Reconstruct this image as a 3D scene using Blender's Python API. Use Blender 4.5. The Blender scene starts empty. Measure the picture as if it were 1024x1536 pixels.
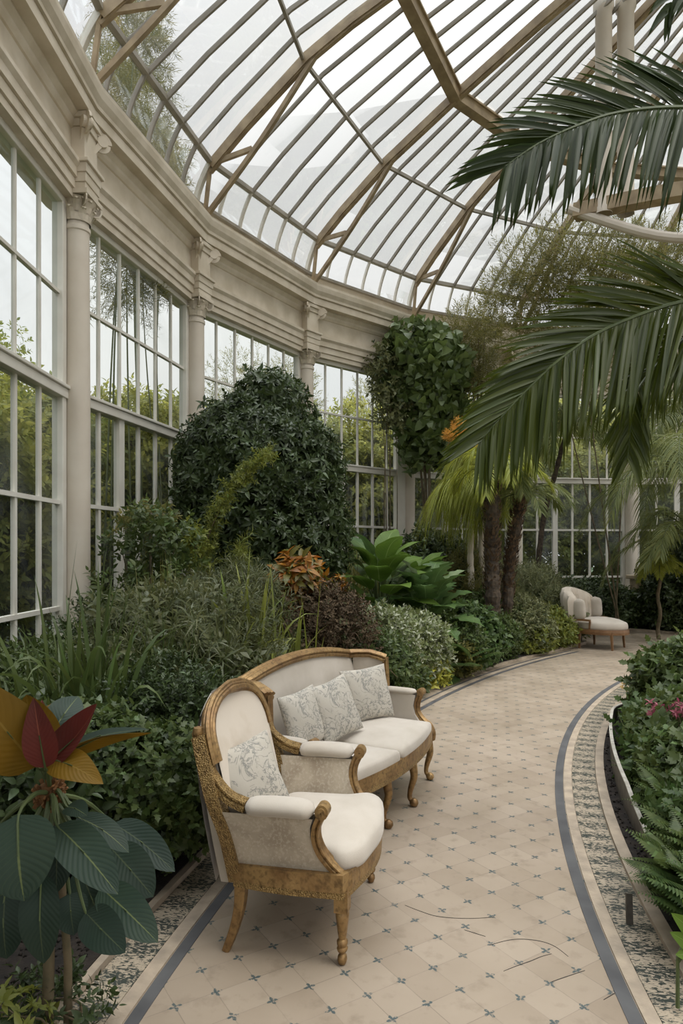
import bpy, math, random
import numpy as np
from mathutils import Vector, Matrix
random.seed(7)
RNG = np.random.default_rng(11)
sc = bpy.context.scene
COL = sc.collection
PI = math.pi
def R(a): return math.radians(a)

# ------------------------------------------------------------------ camera
cam_d = bpy.data.cameras.new('camera'); cam = bpy.data.objects.new('camera', cam_d); COL.objects.link(cam)
cam_d.sensor_fit = 'AUTO'; cam_d.sensor_width = 36; cam_d.lens = 24; cam_d.shift_y = 60 / 1536
cam_d.clip_start = .05; cam_d.clip_end = 300
CH = 1.65
cam.location = (0, 0, CH); cam.rotation_euler = (PI / 2, 0, 0)
sc.camera = cam
F = 1024.0
def W(px, d, py=None):
    return Vector(((px - 512) * d / F, d, 0 if py is None else CH + (828 - py) * d / F))

sc.view_settings.view_transform = 'Standard'; sc.view_settings.look = 'None'
sc.view_settings.gamma = 1; sc.view_settings.use_curve_mapping = False
sc.view_settings.exposure = 0.28
cy = sc.cycles
cy.max_bounces = 7; cy.diffuse_bounces = 4; cy.glossy_bounces = 3; cy.transmission_bounces = 4; cy.transparent_max_bounces = 16
cy.sample_clamp_indirect = 6; cy.use_denoising = True; cy.caustics_reflective = False; cy.caustics_refractive = False

# ------------------------------------------------------------------ materials
class NT:
    def __init__(s, mat): s.t = mat.node_tree; s.n = s.t.nodes; s.l = s.t.links
    def add(s, kind, **kw):
        n = s.n.new(kind)
        for k, v in kw.items():
            if k.startswith('_'): setattr(n, k[1:], v)
        return n
    def put(s, sock, v):
        if isinstance(v, bpy.types.NodeSocket): s.l.new(v, sock)
        elif v is not None: sock.default_value = v
    def m(s, op, a, b=None, c=None):
        n = s.n.new('ShaderNodeMath'); n.operation = op
        s.put(n.inputs[0], a); s.put(n.inputs[1], b)
        if c is not None: s.put(n.inputs[2], c)
        return n.outputs[0]
    def mix(s, f, a, b):
        n = s.n.new('ShaderNodeMix'); n.data_type = 'RGBA'
        s.put(n.inputs[0], f)
        s.put(n.inputs[6], a if not isinstance(a, tuple) else (*a[:3], 1)); s.put(n.inputs[7], b if not isinstance(b, tuple) else (*b[:3], 1))
        return n.outputs[2]
    def noise(s, scale, detail=3, vec=None, rough=.5, dist=0):
        n = s.n.new('ShaderNodeTexNoise'); n.inputs['Scale'].default_value = scale; n.inputs['Detail'].default_value = detail
        n.inputs['Roughness'].default_value = rough; n.inputs['Distortion'].default_value = dist
        if vec is not None: s.l.new(vec, n.inputs['Vector'])
        return n.outputs['Fac']
    def ramp(s, v, lo, hi, a=0., b=1.):
        n = s.n.new('ShaderNodeMapRange'); n.clamp = True
        s.put(n.inputs[0], v); s.put(n.inputs[1], lo); s.put(n.inputs[2], hi); s.put(n.inputs[3], a); s.put(n.inputs[4], b)
        return n.outputs[0]
    def obj(s): return s.n.new('ShaderNodeTexCoord').outputs['Object']
    def pos(s): return s.n.new('ShaderNodeNewGeometry').outputs['Position']
    def sep(s, v):
        n = s.n.new('ShaderNodeSeparateXYZ'); s.l.new(v, n.inputs[0]); return n.outputs
    def comb(s, x, y, z=0.):
        n = s.n.new('ShaderNodeCombineXYZ'); s.put(n.inputs[0], x); s.put(n.inputs[1], y); s.put(n.inputs[2], z); return n.outputs[0]
    def bump(s, h, st, dist=.01):
        n = s.n.new('ShaderNodeBump'); n.inputs['Strength'].default_value = st; n.inputs['Distance'].default_value = dist
        s.l.new(h, n.inputs['Height']); return n.outputs[0]

def newmat(name):
    m = bpy.data.materials.new(name); m.use_nodes = True
    t = NT(m); b = t.n['Principled BSDF']
    return m, t, b
def mat(name, c1, c2=None, scale=6, rough=.6, metal=0, bump=0, bscale=60, spec=.5, sheen=0, lo=.35, hi=.65, detail=4, world=False):
    m, t, b = newmat(name)
    v = t.pos() if world else t.obj()
    col = (*c1, 1)
    if c2: col = t.mix(t.ramp(t.noise(scale, detail, v), lo, hi), c1, c2)
    t.put(b.inputs['Base Color'], col)
    b.inputs['Roughness'].default_value = rough; b.inputs['Metallic'].default_value = metal
    b.inputs['Specular IOR Level'].default_value = spec
    if sheen: b.inputs['Sheen Weight'].default_value = sheen
    if bump: t.put(b.inputs['Normal'], t.bump(t.noise(bscale, 3, v), bump))
    return m
def leafmat(name, c1, c2, c3=None, rough=.43, trans=.3, spec=.38, p3=.93, gain=1.45):
    c1, c2 = (tuple(q * k * gain for q, k in zip(c, (1.26, 1.04, .70))) for c in (c1, c2)); c3 = tuple(q * (gain + 1) / 2 for q in c3) if c3 else None
    """leaf colour varies from leaf to leaf (each island its own)."""
    m, t, b = newmat(name)
    g = t.n.new('ShaderNodeNewGeometry')
    rnd = g.outputs['Random Per Island']
    col = t.mix(rnd, c1, c2)
    if c3: col = t.mix(t.m('GREATER_THAN', rnd, p3), col, c3)
    big = t.noise(1.7, 2, g.outputs['Position'])
    col = t.mix(t.ramp(big, .35, .65, 0, .35), col, tuple(x * .62 for x in c1))
    t.put(b.inputs['Base Color'], col); b.inputs['Roughness'].default_value = rough; b.inputs['Specular IOR Level'].default_value = spec
    tr = t.n.new('ShaderNodeBsdfTranslucent')
    hs = t.n.new('ShaderNodeHueSaturation'); hs.inputs['Hue'].default_value = .485; hs.inputs['Value'].default_value = 1.6
    t.l.new(col, hs.inputs['Color']); t.l.new(hs.outputs[0], tr.inputs['Color'])
    mx = t.n.new('ShaderNodeMixShader'); mx.inputs[0].default_value = trans
    t.l.new(b.outputs[0], mx.inputs[1]); t.l.new(tr.outputs[0], mx.inputs[2])
    t.l.new(mx.outputs[0], t.n['Material Output'].inputs['Surface'])
    return m

PAINT = mat('cream_paint', (.66, .60, .51), (.60, .53, .44), scale=2.2, rough=.55, bump=.08, bscale=30, world=True)
PAINTD = mat('weathered_paint', (.67, .60, .49), (.55, .48, .37), scale=3.5, rough=.6, bump=.15, bscale=25, world=True)
WHITE = mat('window_paint', (.72, .70, .63), (.64, .61, .54), scale=3, rough=.5, world=True)
BAR = mat('roof_bar_paint', (.33, .30, .25), (.24, .22, .18), scale=3, rough=.55, world=True)
WOOD = mat('roof_timber', (.40, .31, .19), (.25, .185, .11), scale=5, rough=.55, bump=.1, bscale=40, world=True)
def glassmat(name, tint, dirt, gl=.5, base=.0, dirtcol=(.75, .8, .78)):
    m, t, b = newmat(name)
    t.n.remove(b)
    tr = t.n.new('ShaderNodeBsdfTransparent'); tr.inputs[0].default_value = (*tint, 1)
    g = t.n.new('ShaderNodeBsdfGlossy'); g.inputs['Roughness'].default_value = .03; g.inputs[0].default_value = (.9, .95, .95, 1)
    fr = t.n.new('ShaderNodeFresnel'); fr.inputs['IOR'].default_value = 1.45
    mx = t.n.new('ShaderNodeMixShader'); t.l.new(t.m('MULTIPLY', fr.outputs[0], gl), mx.inputs[0]); t.l.new(tr.outputs[0], mx.inputs[1]); t.l.new(g.outputs[0], mx.inputs[2])
    tl = t.n.new('ShaderNodeBsdfTranslucent'); tl.inputs[0].default_value = (*dirtcol, 1)
    df = t.n.new('ShaderNodeBsdfDiffuse'); df.inputs[0].default_value = (*dirtcol, 1)
    md = t.n.new('ShaderNodeMixShader'); md.inputs[0].default_value = .5; t.l.new(tl.outputs[0], md.inputs[1]); t.l.new(df.outputs[0], md.inputs[2])
    f = t.ramp(t.noise(1.1, 5, t.pos(), dist=.6), .48, .75, base, dirt)
    m2 = t.n.new('ShaderNodeMixShader'); t.l.new(f, m2.inputs[0]); t.l.new(mx.outputs[0], m2.inputs[1]); t.l.new(md.outputs[0], m2.inputs[2])
    t.l.new(m2.outputs[0], t.n['Material Output'].inputs['Surface'])
    return m
GLASS = glassmat('window_glass', (.89, .93, .91), .16, .6, .02)
RGLASS = glassmat('roof_glass', (.90, .92, .92), .22, .3, .04)
CREAM = mat('cream_velvet', (.52, .47, .40), (.45, .40, .33), scale=5, rough=.9, sheen=.3, bump=.12, bscale=300, spec=.2)
BACKF = mat('worn_back_fabric', (.58, .51, .42), (.44, .36, .26), scale=4, rough=.9, sheen=.2, bump=.12, bscale=300, spec=.2, lo=.5, hi=.75)
def brocade():
    m, t, b = newmat('brocade_fabric')
    v = t.obj(); n1 = t.noise(9, 4, v); n2 = t.noise(70, 3, v)
    c = t.mix(t.ramp(n1, .38, .62), (.34, .28, .205), (.46, .395, .30))
    c = t.mix(t.ramp(n2, .52, .6, 0, .45), c, (.56, .50, .40))
    t.put(b.inputs['Base Color'], c); b.inputs['Roughness'].default_value = .8; b.inputs['Sheen Weight'].default_value = .3
    t.put(b.inputs['Normal'], t.bump(n2, .3, .004)); return m
BROC = brocade()
def pillowmat():
    m, t, b = newmat('botanical_print_linen')
    v = t.obj()
    # branching ink strokes: iso lines of a distorted noise, gathered along a stem area
    a = t.noise(7, 4, v, .6, 1.2); l1 = t.ramp(t.m('ABSOLUTE', t.m('SUBTRACT', a, .5)), .0, .016, 1, 0)
    c = t.noise(22, 3, v, .6, .8); l2 = t.ramp(t.m('ABSOLUTE', t.m('SUBTRACT', c, .52)), .0, .045, 1, 0)
    msk = t.ramp(t.noise(5.5, 2, v), .42, .50)
    lines = t.m('MAXIMUM', t.m('MULTIPLY', l1, .75), t.m('MULTIPLY', l2, t.m('MULTIPLY', msk, .8)))
    base = t.mix(t.noise(8, 2, v), (.40, .37, .31), (.50, .46, .39))
    col = t.mix(t.m('MULTIPLY', lines, .95), base, (.09, .105, .105))
    t.put(b.inputs['Base Color'], col); b.inputs['Roughness'].default_value = .9
    t.put(b.inputs['Normal'], t.bump(t.noise(12, 3, v), .3, .01)); return m
PILLOW = pillowmat()
def goldmat(name, c1, c2, bs, bstr):
    m, t, b = newmat(name)
    v = t.obj()
    n = t.noise(7, 4, v); h = t.n.new('ShaderNodeTexVoronoi'); h.inputs['Scale'].default_value = bs; t.l.new(v, h.inputs['Vector'])
    c = t.mix(t.ramp(n, .35, .65), c1, c2)
    c = t.mix(t.ramp(t.noise(45, 4, v), .48, .68, 0, .7), c, (.10, .06, .025))
    c = t.mix(t.ramp(h.outputs['Distance'], .2, .6, 0, .5 if bstr > .3 else .1), c, (.12, .065, .02))
    t.put(b.inputs['Base Color'], c); b.inputs['Metallic'].default_value = .5; b.inputs['Roughness'].default_value = .46
    t.put(b.inputs['Normal'], t.bump(h.outputs['Distance'], bstr, .012 if bstr > .3 else .006)); return m
GOLD = goldmat('gilded_wood', (.38, .245, .10), (.22, .125, .05), 70, .18)
GOLDC = goldmat('carved_gilding', (.44, .30, .115), (.30, .19, .07), 150, .6)
DWOOD = mat('dark_wood', (.15, .075, .03), (.22, .12, .055), scale=12, rough=.4)
TRUNK = mat('bark', (.085, .062, .040), (.028, .021, .014), scale=18, rough=.9, bump=.8, bscale=30)
STEM = mat('stem_brown', (.16, .12, .07), (.08, .07, .035), scale=14, rough=.8)
SOIL = mat('soil', (.022, .015, .010), (.007, .005, .0035), scale=14, rough=.95, bump=.7, bscale=40, world=True)
STONE = mat('kerb_stone', (.42, .34, .25), (.29, .24, .18), scale=9, rough=.7, bump=.2, bscale=60, world=True)
STRIPE = mat('slate_strip', (.06, .06, .062), (.095, .095, .096), scale=5, rough=.65, world=True)
METAL = mat('edging_metal', (.11, .10, .08), (.06, .05, .04), scale=14, rough=.6, metal=.3, world=True)
METALTOP = mat('edging_lip', (.50, .48, .42), (.36, .33, .28), scale=20, rough=.5, world=True)
LAWN = mat('lawn_green', (.035, .07, .02), (.02, .045, .012), scale=2, rough=.9, world=True)
BUFF = mat('buff_stone', (.45, .36, .25), (.36, .28, .19), scale=5, rough=.7)

def floormat():
    m, t, b = newmat('floor_tiles')
    p = t.sep(t.pos()); ca, sa, s = math.cos(R(32)), math.sin(R(32)), .157
    # lattice passes through a motif of the path
    x = t.m('SUBTRACT', p[0], .529); y = t.m('SUBTRACT', p[1], 2.443)
    u = t.m('DIVIDE', t.m('ADD', t.m('MULTIPLY', x, ca), t.m('MULTIPLY', y, sa)), s)
    v = t.m('DIVIDE', t.m('SUBTRACT', t.m('MULTIPLY', y, ca), t.m('MULTIPLY', x, sa)), s)
    uu = t.m('ADD', u, 200.5); vv = t.m('ADD', v, 200.5)
    fu = t.m('SUBTRACT', t.m('FRACT', uu), .5); fv = t.m('SUBTRACT', t.m('FRACT', vv), .5)
    au = t.m('ABSOLUTE', fu); av = t.m('ABSOLUTE', fv)
    d = t.m('SQRT', t.m('ADD', t.m('MULTIPLY', fu, fu), t.m('MULTIPLY', fv, fv)))
    ang = t.m('ARCTAN2', fv, fu)
    wob = t.noise(60, 2, t.pos())
    pet = t.m('ADD', .045, t.m('MULTIPLY', .105, t.m('POWER', t.m('ABSOLUTE', t.m('COSINE', t.m('MULTIPLY', ang, 2.))), 1.5)))
    pet = t.m('MULTIPLY', pet, t.m('ADD', .35, t.m('MULTIPLY', wob, 1.3)))
    star = t.ramp(t.m('SUBTRACT', d, pet), -.012, .006, 1, 0)
    star = t.m('MULTIPLY', star, t.ramp(t.noise(85, 2, t.pos()), .36, .5))
    cell = t.comb(t.m('FLOOR', t.m('SUBTRACT', uu, .5)), t.m('FLOOR', t.m('SUBTRACT', vv, .5)))
    wn = t.n.new('ShaderNodeTexWhiteNoise'); t.l.new(cell, wn.inputs['Vector'])
    grout = t.ramp(t.m('MINIMUM', au, av), .006, .014, 1, 0)
    gm = t.ramp(t.noise(2.4, 3, t.pos()), .38, .62, .1, .8)
    base = t.mix(t.ramp(t.noise(1.3, 5, t.pos()), .35, .65), (.345, .28, .21), (.265, .21, .152))
    base = t.mix(t.m('MULTIPLY', wn.outputs[0], .45), base, (.42, .35, .27))
    base = t.mix(t.ramp(t.noise(9, 5, t.pos(), .6), .55, .75, 0, .55), base, (.175, .135, .095))
    cr = t.n.new('ShaderNodeTexVoronoi'); cr.feature = 'DISTANCE_TO_EDGE'; cr.inputs['Scale'].default_value = 1.15
    nv = t.n.new('ShaderNodeTexNoise'); nv.inputs['Scale'].default_value = 2.2; t.l.new(t.pos(), nv.inputs['Vector'])
    vm = t.n.new('ShaderNodeVectorMath'); vm.operation = 'ADD'; t.l.new(t.pos(), vm.inputs[0]); t.l.new(nv.outputs['Color'], vm.inputs[1]); t.l.new(vm.outputs[0], cr.inputs['Vector'])
    crack = t.m('MULTIPLY', t.ramp(cr.outputs['Distance'], .001, .004, 1, 0), t.ramp(t.noise(1.5, 2, t.pos()), .5, .58))
    c = t.mix(t.m('MULTIPLY', grout, t.m('MULTIPLY', gm, .75)), base, (.16, .13, .10))
    c = t.mix(t.m('MULTIPLY', star, .88), c, (.03, .065, .075))
    t.put(b.inputs['Base Color'], c); b.inputs['Specular IOR Level'].default_value = .45
    t.put(b.inputs['Roughness'], t.ramp(t.noise(3, 4, t.pos()), .3, .7, .32, .6))
    t.put(b.inputs['Normal'], t.bump(t.m('SUBTRACT', t.m('MULTIPLY', wn.outputs[0], .3), t.m('MULTIPLY', grout, .5)), .25, .004))
    return m
FLOOR = floormat()
def mosaicmat():
    m, t, b = newmat('mosaic_band')
    p = t.sep(t.pos()); x = t.m('SUBTRACT', p[0], 13.2); y = t.m('SUBTRACT', p[1], .6)
    r = t.m('SQRT', t.m('ADD', t.m('MULTIPLY', x, x), t.m('MULTIPLY', y, y)))
    a = t.m('MULTIPLY', t.m('ARCTAN2', y, x), 13.)
    v = t.comb(t.m('MULTIPLY', r, 1.), t.m('MULTIPLY', a, 2.2), 0.)
    n = t.noise(38, 4, v, .6, 1.0); n2 = t.noise(60, 2, v, .5, .5)
    per = t.m('SINE', t.m('MULTIPLY', a, 36.))
    f = t.ramp(t.m('ADD', n, t.m('MULTIPLY', per, .05)), .485, .53)
    base = t.mix(n2, (.44, .37, .27), (.29, .24, .175))
    t.put(b.inputs['Base Color'], t.mix(f, base, (.03, .038, .03))); b.inputs['Roughness'].default_value = .55
    return m
MOSAIC = mosaicmat()

# leaf materials
L_DARK = leafmat('dark_shrub_leaf', (.018, .036, .017), (.036, .064, .030), (.08, .12, .055), rough=.38, trans=.2)
L_MID = leafmat('mid_green_leaf', (.028, .056, .022), (.056, .090, .036), (.10, .16, .05), trans=.3)
L_FRESH = leafmat('fresh_green_leaf', (.080, .118, .032), (.13, .17, .05), (.17, .24, .07), trans=.35)
L_YEL = leafmat('yellow_green_leaf', (.17, .22, .045), (.26, .30, .08), (.08, .13, .03), trans=.3)
L_GREY = leafmat('grey_green_leaf', (.075, .105, .065), (.12, .15, .10), (.04, .07, .035), trans=.25)
L_VAR = leafmat('variegated_leaf', (.10, .14, .08), (.05, .09, .04), (.38, .40, .30), trans=.25, p3=.7)
L_OLIVE = leafmat('olive_fine_leaf', (.085, .105, .045), (.14, .16, .07), (.05, .07, .03), trans=.45)
L_WISPD = leafmat('wispy_dark_leaf', (.036, .056, .028), (.075, .095, .055), (.12, .14, .08), trans=.3)
L_BROWN = leafmat('brown_dead_leaf', (.030, .024, .018), (.062, .050, .036), (.05, .055, .02), trans=.1, rough=.8)
L_ORANGE = leafmat('croton_leaf', (.20, .085, .015), (.32, .22, .035), (.10, .12, .02), trans=.3, p3=.65, gain=1)
L_PALM = leafmat('palm_leaflet', (.016, .036, .011), (.034, .062, .018), (.06, .10, .03), rough=.45, trans=.28, spec=.25, gain=1)
L_PALM2 = leafmat('palm_leaflet_light', (.034, .064, .010), (.066, .104, .018), (.10, .14, .04), rough=.4, trans=.38, spec=.4, gain=1)
L_PALMG = leafmat('feathery_palm_leaflet', (.07, .11, .055), (.12, .16, .08), (.17, .2, .09), rough=.5, trans=.4)
L_WEEP = leafmat('weeping_palm_leaflet', (.14, .20, .045), (.20, .26, .07), (.30, .30, .09), rough=.5, trans=.4)
L_FERN = leafmat('fern_leaf', (.026, .060, .026), (.05, .092, .038), (.09, .17, .05), trans=.3)
L_OUT = leafmat('outdoor_leaf', (.13, .175, .06), (.21, .25, .09), (.30, .30, .07), rough=.6, trans=.45)
L_OUTD = leafmat('outdoor_dark_leaf', (.085, .13, .05), (.15, .19, .075), (.2, .22, .07), rough=.6, trans=.4)
L_PINK = leafmat('pink_petal', (.22, .06, .13), (.30, .12, .22), trans=.3, gain=1)
L_WHITEF = leafmat('white_petal', (.5, .5, .4), (.6, .56, .4), (.5, .4, .1), trans=.3, gain=1)
L_IVY = leafmat('ivy_leaf', (.045, .085, .035), (.085, .14, .06), (.16, .21, .10), trans=.25, spec=.5, p3=.85)
L_BIG = leafmat('big_leaf', (.055, .13, .03), (.10, .19, .045), (.16, .24, .06), rough=.35, trans=.35)
def bigleafmat(name, c1, c2, rib, rough=.5, trans=.12):
    m, t, b = newmat(name)
    uv = t.sep(t.n.new('ShaderNodeUVMap').outputs[0])
    au = t.m('ABSOLUTE', t.m('SUBTRACT', uv[0], .5))
    side = t.m('SINE', t.m('MULTIPLY', t.m('SUBTRACT', uv[1], t.m('MULTIPLY', au, .55)), 85.))
    c = t.mix(t.ramp(t.noise(4, 4, t.obj()), .35, .65), c1, c2)
    c = t.mix(t.ramp(side, .8, 1., 0, .10), c, rib)
    c = t.mix(t.ramp(au, .010, .022, 1, 0), c, rib)
    t.put(b.inputs['Base Color'], c); b.inputs['Roughness'].default_value = rough
    t.put(b.inputs['Normal'], t.bump(side, .12, .003)); b.inputs['Specular IOR Level'].default_value = .3
    tr = t.n.new('ShaderNodeBsdfTranslucent'); t.l.new(c, tr.inputs['Color'])
    mx = t.n.new('ShaderNodeMixShader'); mx.inputs[0].default_value = trans
    t.l.new(b.outputs[0], mx.inputs[1]); t.l.new(tr.outputs[0], mx.inputs[2]); t.l.new(mx.outputs[0], t.n['Material Output'].inputs['Surface'])
    return m
B_TEAL = bigleafmat('teal_big_leaf', (.020, .040, .027), (.032, .056, .036), (.13, .16, .06))
B_TEALD = bigleafmat('deep_teal_big_leaf', (.014, .030, .020), (.022, .040, .026), (.06, .08, .04))
B_YEL = bigleafmat('ochre_big_leaf', (.21, .115, .008), (.14, .085, .010), (.25, .16, .03))
B_RED = bigleafmat('red_big_leaf', (.15, .028, .022), (.085, .022, .018), (.26, .08, .05))
B_LIME = bigleafmat('lime_big_leaf', (.12, .20, .03), (.09, .16, .025), (.2, .28, .08), trans=.3)
B_GREEN = bigleafmat('lobed_green_leaf', (.055, .11, .030), (.095, .155, .045), (.14, .22, .08), trans=.25)
B_PALE = bigleafmat('pale_green_leaf', (.15, .22, .10), (.22, .28, .15), (.3, .34, .2), trans=.25)

# ------------------------------------------------------------------ mesh helpers
class MB:
    def __init__(s): s.v = []; s.f = []; s.mi = []; s.k = 0
    def quadgrid(s, pts, cu=False, cv=False, flip=False):
        """pts[i][j] grid"""
        b = len(s.v); nu = len(pts); nv = len(pts[0])
        for row in pts:
            for p in row: s.v.append(tuple(p))
        for i in range(nu if cu else nu - 1):
            for j in range(nv if cv else nv - 1):
                a = b + i * nv + j; c = b + ((i + 1) % nu) * nv + j
                d = b + ((i + 1) % nu) * nv + (j + 1) % nv; e = b + i * nv + (j + 1) % nv
                s.f.append((a, e, d, c) if flip else (a, c, d, e)); s.mi.append(s.k)
    def poly(s, pts):
        b = len(s.v); s.v += [tuple(p) for p in pts]; s.f.append(tuple(range(b, b + len(pts)))); s.mi.append(s.k)
    def box(s, c, size, rz=0):
        x, y, z = [q / 2 for q in size]; c = Vector(c); ca, sa = math.cos(rz), math.sin(rz)
        P = [Vector((i * x * ca - j * y * sa, i * x * sa + j * y * ca, k * z)) + c for i in (-1, 1) for j in (-1, 1) for k in (-1, 1)]
        b = len(s.v); s.v += [tuple(p) for p in P]
        for q in ((0, 1, 3, 2), (4, 6, 7, 5), (0, 4, 5, 1), (2, 3, 7, 6), (0, 2, 6, 4), (1, 5, 7, 3)):
            s.f.append(tuple(b + i for i in q)); s.mi.append(s.k)
    def beam(s, p0, p1, w, h, up=(0, 0, 1)):
        p0 = Vector(p0); p1 = Vector(p1); d = (p1 - p0).normalized()
        x = d.cross(Vector(up)).normalized(); u = x.cross(d).normalized()
        s.sweep([p0, p1], [(-w / 2, -h / 2), (w / 2, -h / 2), (w / 2, h / 2), (-w / 2, h / 2)], ups=[u, u])
    def sweep(s, path, prof, ups=None, closed=False, scale=None, cap=True):
        path = [Vector(p) for p in path]; n = len(path); rows = []
        for i, p in enumerate(path):
            a = path[(i - 1) % n] if (i or closed) else path[i]; b_ = path[(i + 1) % n] if (i < n - 1 or closed) else path[i]
            d = (b_ - a)
            d = d.normalized() if d.length > 1e-9 else Vector((0, 0, 1))
            up = Vector(ups[i] if ups is not None and not isinstance(ups, Vector) else (ups if ups is not None else (0, 0, 1)))
            x = d.cross(up)
            if x.length < 1e-6: x = d.cross(Vector((0, 1, 0.01)))
            x.normalize(); u = x.cross(d).normalized()
            k = scale[i] if scale else 1
            # keep the section's width through a mitre
            rows.append([p + x * a2 * k + u * b2 * k for a2, b2 in prof])
        s.quadgrid(rows, cu=closed, cv=True)
        if cap and not closed:
            s.poly(rows[0]); s.poly(rows[-1][::-1])
    def tube(s, path, rad, n=8, cap=True):
        path = [Vector(p) for p in path]
        if not hasattr(rad, '__len__'): rad = [rad] * len(path)
        prof = [(math.cos(2 * PI * k / n), math.sin(2 * PI * k / n)) for k in range(n)]
        # parallel frame
        ups = []; d0 = (path[1] - path[0]).normalized(); u = d0.orthogonal().normalized()
        for i in range(len(path)):
            a = path[max(i - 1, 0)]; b = path[min(i + 1, len(path) - 1)]; d = (b - a).normalized()
            u = (u - d * u.dot(d)); u = u.normalized() if u.length > 1e-6 else d.orthogonal().normalized()
            ups.append(u.copy())
        s.sweep(path, prof, ups=ups, scale=rad, cap=cap)
    def lathe(s, prof, o=(0, 0, 0), n=20, sx=1, sy=1, a0=0):
        o = Vector(o)
        s.quadgrid([[o + Vector((r * sx * math.cos(a0 + 2 * PI * k / n), r * sy * math.sin(a0 + 2 * PI * k / n), z)) for k in range(n)] for r, z in prof], cv=True, flip=True)
        if prof[-1][0] > 1e-4: s.poly([o + Vector((prof[-1][0] * sx * math.cos(a0 + 2 * PI * k / n), prof[-1][0] * sy * math.sin(a0 + 2 * PI * k / n), prof[-1][1])) for k in range(n)])
    def xf(s, M):
        s.v = [tuple(M @ Vector(p)) for p in s.v]; return s

def finish(o, parent):
    COL.objects.link(o)
    if parent is not None: o.parent = parent
    return o
def obj(name, mb, mats, parent=None, smooth=False, bevel=0, uv=None):
    me = bpy.data.meshes.new(name); me.from_pydata(mb.v, [], mb.f)
    if not isinstance(mats, (list, tuple)): mats = [mats]
    for m in mats: me.materials.append(m)
    if len(mats) > 1: me.polygons.foreach_set('material_index', mb.mi)
    if smooth: me.polygons.foreach_set('use_smooth', [True] * len(me.polygons))
    if uv is not None:
        l = me.uv_layers.new(name='UVMap'); li = np.empty(len(me.loops), dtype=np.int32); me.loops.foreach_get('vertex_index', li)
        l.data.foreach_set('uv', np.asarray(uv, dtype=np.float32)[li].ravel())
    me.update()
    o = bpy.data.objects.new(name, me)
    if bevel:
        b = o.modifiers.new('bevel', 'BEVEL'); b.width = bevel; b.segments = 2; b.limit_method = 'ANGLE'; b.angle_limit = R(40)
    if smooth and bevel == 0 and len(me.polygons):
        try: me.set_sharp_from_angle(angle=R(50))
        except Exception: pass
    return finish(o, parent)
def tri_mesh(name, V, T, mats, parent=None, smooth=False, mi=None):
    """V (n,3) T (m,3)"""
    me = bpy.data.meshes.new(name)
    V = np.ascontiguousarray(V, dtype=np.float32); T = np.ascontiguousarray(T, dtype=np.int32)
    me.vertices.add(len(V)); me.vertices.foreach_set('co', V.ravel())
    me.loops.add(T.size); me.loops.foreach_set('vertex_index', T.ravel())
    me.polygons.add(len(T)); me.polygons.foreach_set('loop_start', np.arange(0, T.size, 3, dtype=np.int32))
    if not isinstance(mats, (list, tuple)): mats = [mats]
    for m in mats: me.materials.append(m)
    if mi is not None: me.polygons.foreach_set('material_index', np.asarray(mi, dtype=np.int32))
    if smooth: me.polygons.foreach_set('use_smooth', np.ones(len(T), dtype=bool))
    me.update(calc_edges=True); me.validate()
    return finish(bpy.data.objects.new(name, me), parent)
def empty(name, loc=(0, 0, 0), rz=0, label=None, cat=None, group=None, kind=None):
    o = bpy.data.objects.new(name, None); o.empty_display_size = .1; o.location = loc; o.rotation_euler = (0, 0, rz)
    COL.objects.link(o); return tag(o, label, cat, group, kind)
def tag(o, label=None, cat=None, group=None, kind=None):
    if label: o['label'] = label
    if cat: o['category'] = cat
    if group: o['group'] = group
    if kind: o['kind'] = kind
    return o
def copytree(o, parent=None):
    c = o.copy(); COL.objects.link(c)
    if parent is not None: c.parent = parent
    for ch in list(o.children): copytree(ch, c)
    return c
def bez(pts, n=8):
    """Catmull-Rom through pts"""
    pts = [Vector(p) for p in pts]; out = []
    for i in range(len(pts) - 1):
        p0 = pts[max(i - 1, 0)]; p1 = pts[i]; p2 = pts[i + 1]; p3 = pts[min(i + 2, len(pts) - 1)]
        for k in range(n):
            t = k / n
            out.append(.5 * ((2 * p1) + (p2 - p0) * t + (2 * p0 - 5 * p1 + 4 * p2 - p3) * t * t + (3 * p1 - p0 - 3 * p2 + p3) * t ** 3))
    out.append(pts[-1]); return out

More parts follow.
